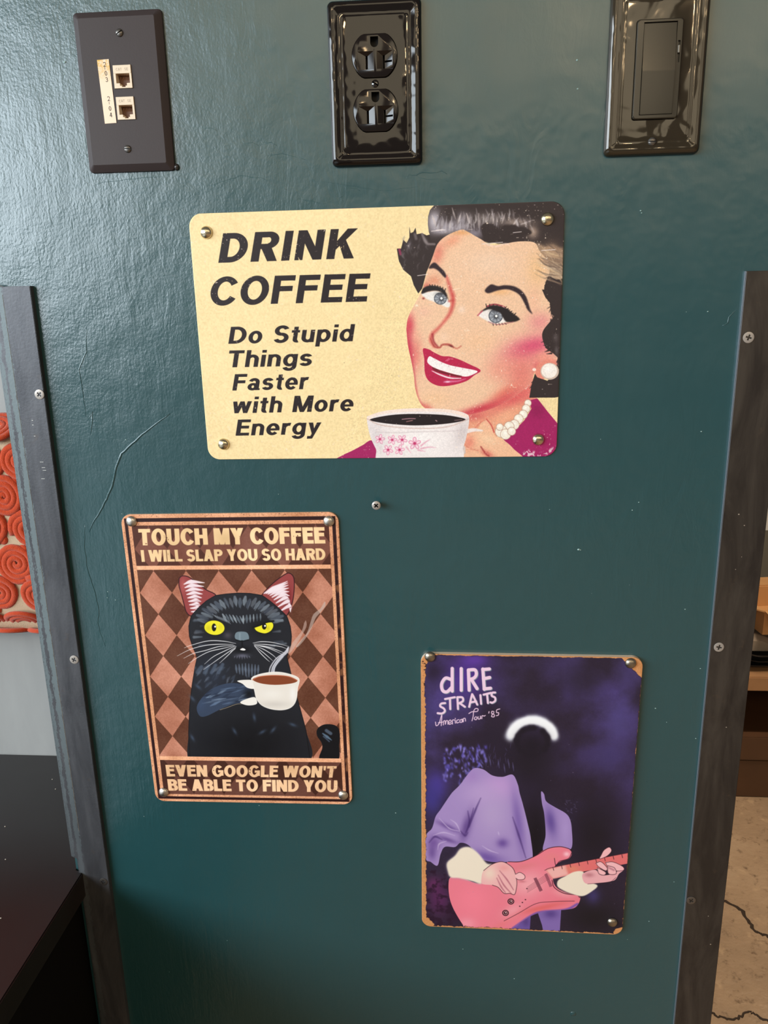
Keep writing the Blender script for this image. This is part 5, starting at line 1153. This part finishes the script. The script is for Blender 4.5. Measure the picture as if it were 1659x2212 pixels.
# ---------------------------------------------------------------- shelf unit and its contents, right background
UY = .864
M_wood = simple('dark_walnut_board', (84, 58, 40), .5, nscale=14, namp=.3); M_lwood = simple('worn_oak_board', (168, 128, 92), .5, nscale=20, namp=.2)
un = thing('shelf_unit', 'low dark wooden shelf unit behind the right corner strip', 'shelf', (1.1, UY+.2, FL))
def part(name, x0, x1, y0, y1, z0, z1, mat, parent=un, bev=.002):
    o = parent.location; bm = bmesh.new(); box(bm, x0-o.x, x1-o.x, y0-o.y, y1-o.y, z0-o.z, z1-o.z, bev); return bm2(name, bm, mat, parent)
part('plinth_board', .56, 1.6, UY, UY+.02, FL+.0005, -.729, M_wood); part('lower_rail', .56, 1.6, UY-.004, UY+.02, -.727, -.672, M_wood)
part('shelf_board', .56, 1.6, UY, UY+.46, -.566, -.534, M_lwood); part('lower_shelf', .56, 1.6, UY+.02, UY+.46, -.70, -.68, M_wood)
part('back_board', .56, 1.6, UY+.461, UY+.475, FL+.001, -.535, simple('black_back', (22, 19, 18), .7)); part('side_panel', .545, .5595, UY, UY+.475, FL+.001, -.534, M_wood)
# trays stacked on the shelf
M_tray = simple('black_tray_plastic', (30, 27, 28), .35)
tz = -.534
for k in range(3):
    o = thing('tray', ['lowest black serving tray, resting on the wooden shelf board', 'middle black serving tray of the stack of three', 'topmost black serving tray, under the grey cloth'][k], 'tray', (.80+random.uniform(-.01, .01), UY+.15, tz+.0006), (0, 0, random.uniform(-.12, .12)), 'black trays stacked on the shelf')
    bm = bmesh.new(); w, d = .30, .24
    def rr2(w, d, r, z): return [(x, y2, z) for x, _, y2 in rr(w, d, r, 0, 5)]
    loft(bm, [rr2(w-.03, d-.03, .02, 0), rr2(w, d, .025, .011), rr2(w+.006, d+.006, .027, .011), rr2(w+.006, d+.006, .027, .0122), rr2(w-.004, d-.004, .024, .0122), rr2(w-.034, d-.034, .02, .0012)])
    bm2('tray_body', bm, M_tray, o, angle=30); tz += .0135
tz += .0005
bag = bmesh.new(); N = 18
for_z = tz
vs = [[bag.verts.new((.17*(i/N-.5)*2, .11*(j/N-.5)*2, .018+.010*math.sin(i*.9+j*.5)+.008*math.sin(j*1.3-i*.4))) for i in range(N+1)] for j in range(N+1)]
for j in range(N):
    for i in range(N): bag.faces.new((vs[j][i], vs[j][i+1], vs[j+1][i+1], vs[j+1][i]))
r_ = bmesh.ops.extrude_face_region(bag, geom=bag.faces[:])
for v in r_['geom']:
    if isinstance(v, bmesh.types.BMVert): v.co.z = 0
o = bm2('folded_cloth', bag, simple('grey_cloth', (150, 138, 126), .9, nscale=40, namp=.12, bump=.0008), None, (.83, UY+.15, tz), smooth=False, angle=40)
tag(o, 'crumpled grey cloth lying on the stack of black trays', 'cloth'); tz += .044
# open cardboard box with folded flaps
M_card = simple('brown_cardboard', (196, 148, 98), .75, nscale=30, namp=.1)
cb = thing('cardboard_box', 'open brown cardboard box with flaps out, on the grey cloth', 'box', (.835, UY+.13, tz-.006), (0, 0, .12))
bm = bmesh.new(); w, d, hh, T = .15, .075, .05, .003
box(bm, -w, w, -d, d, 0, T); box(bm, -w, w, -d, -d+T, T, hh); box(bm, -w, w, d-T, d, T, hh); box(bm, -w, -w+T, -d+T, d-T, T, hh); box(bm, w-T, w, -d+T, d-T, T, hh); bm2('box_body', bm, M_card, cb)
for nm, pts in (('flap', [(-w, -d, hh), (w, -d, hh), (w*.96, -d-.045, hh-.012), (-w*.96, -d-.045, hh-.012)]), ('flap', [(-w, d, hh), (w, d, hh), (w*.95, d+.06, hh-.004), (-w*.95, d+.06, hh-.004)]),
                ('flap', [(-w, -d, hh), (-w, d, hh), (-w-.065, d*.95, hh+.02), (-w-.065, -d*.95, hh+.02)]), ('flap', [(w, -d, hh), (w, d, hh), (w+.06, d*.95, hh+.04), (w+.06, -d*.95, hh+.04)])):
    bm = bmesh.new(); a = [bm.verts.new(p) for p in pts]; b = [bm.verts.new((p[0], p[1], p[2]+T)) for p in pts]; bm.faces.new(a); bm.faces.new(b[::-1])
    for i in range(4): j = (i+1) % 4; bm.faces.new((a[i], b[i], b[j], a[j]))
    bm2(nm, bm, M_card, cb)
# paper notice on the far wall
p = px(1662, 1080, 'y', 1.74)
bm = bmesh.new(); box(bm, -.075, .075, -.0008, 0, -.10, .10)
pn = bm2('paper_notice', bm, simple('white_paper', (226, 228, 230), .6), None, (p.x+.062, 1.7495, p.z)); tag(pn, 'white paper notice on the far grey wall', 'paper')
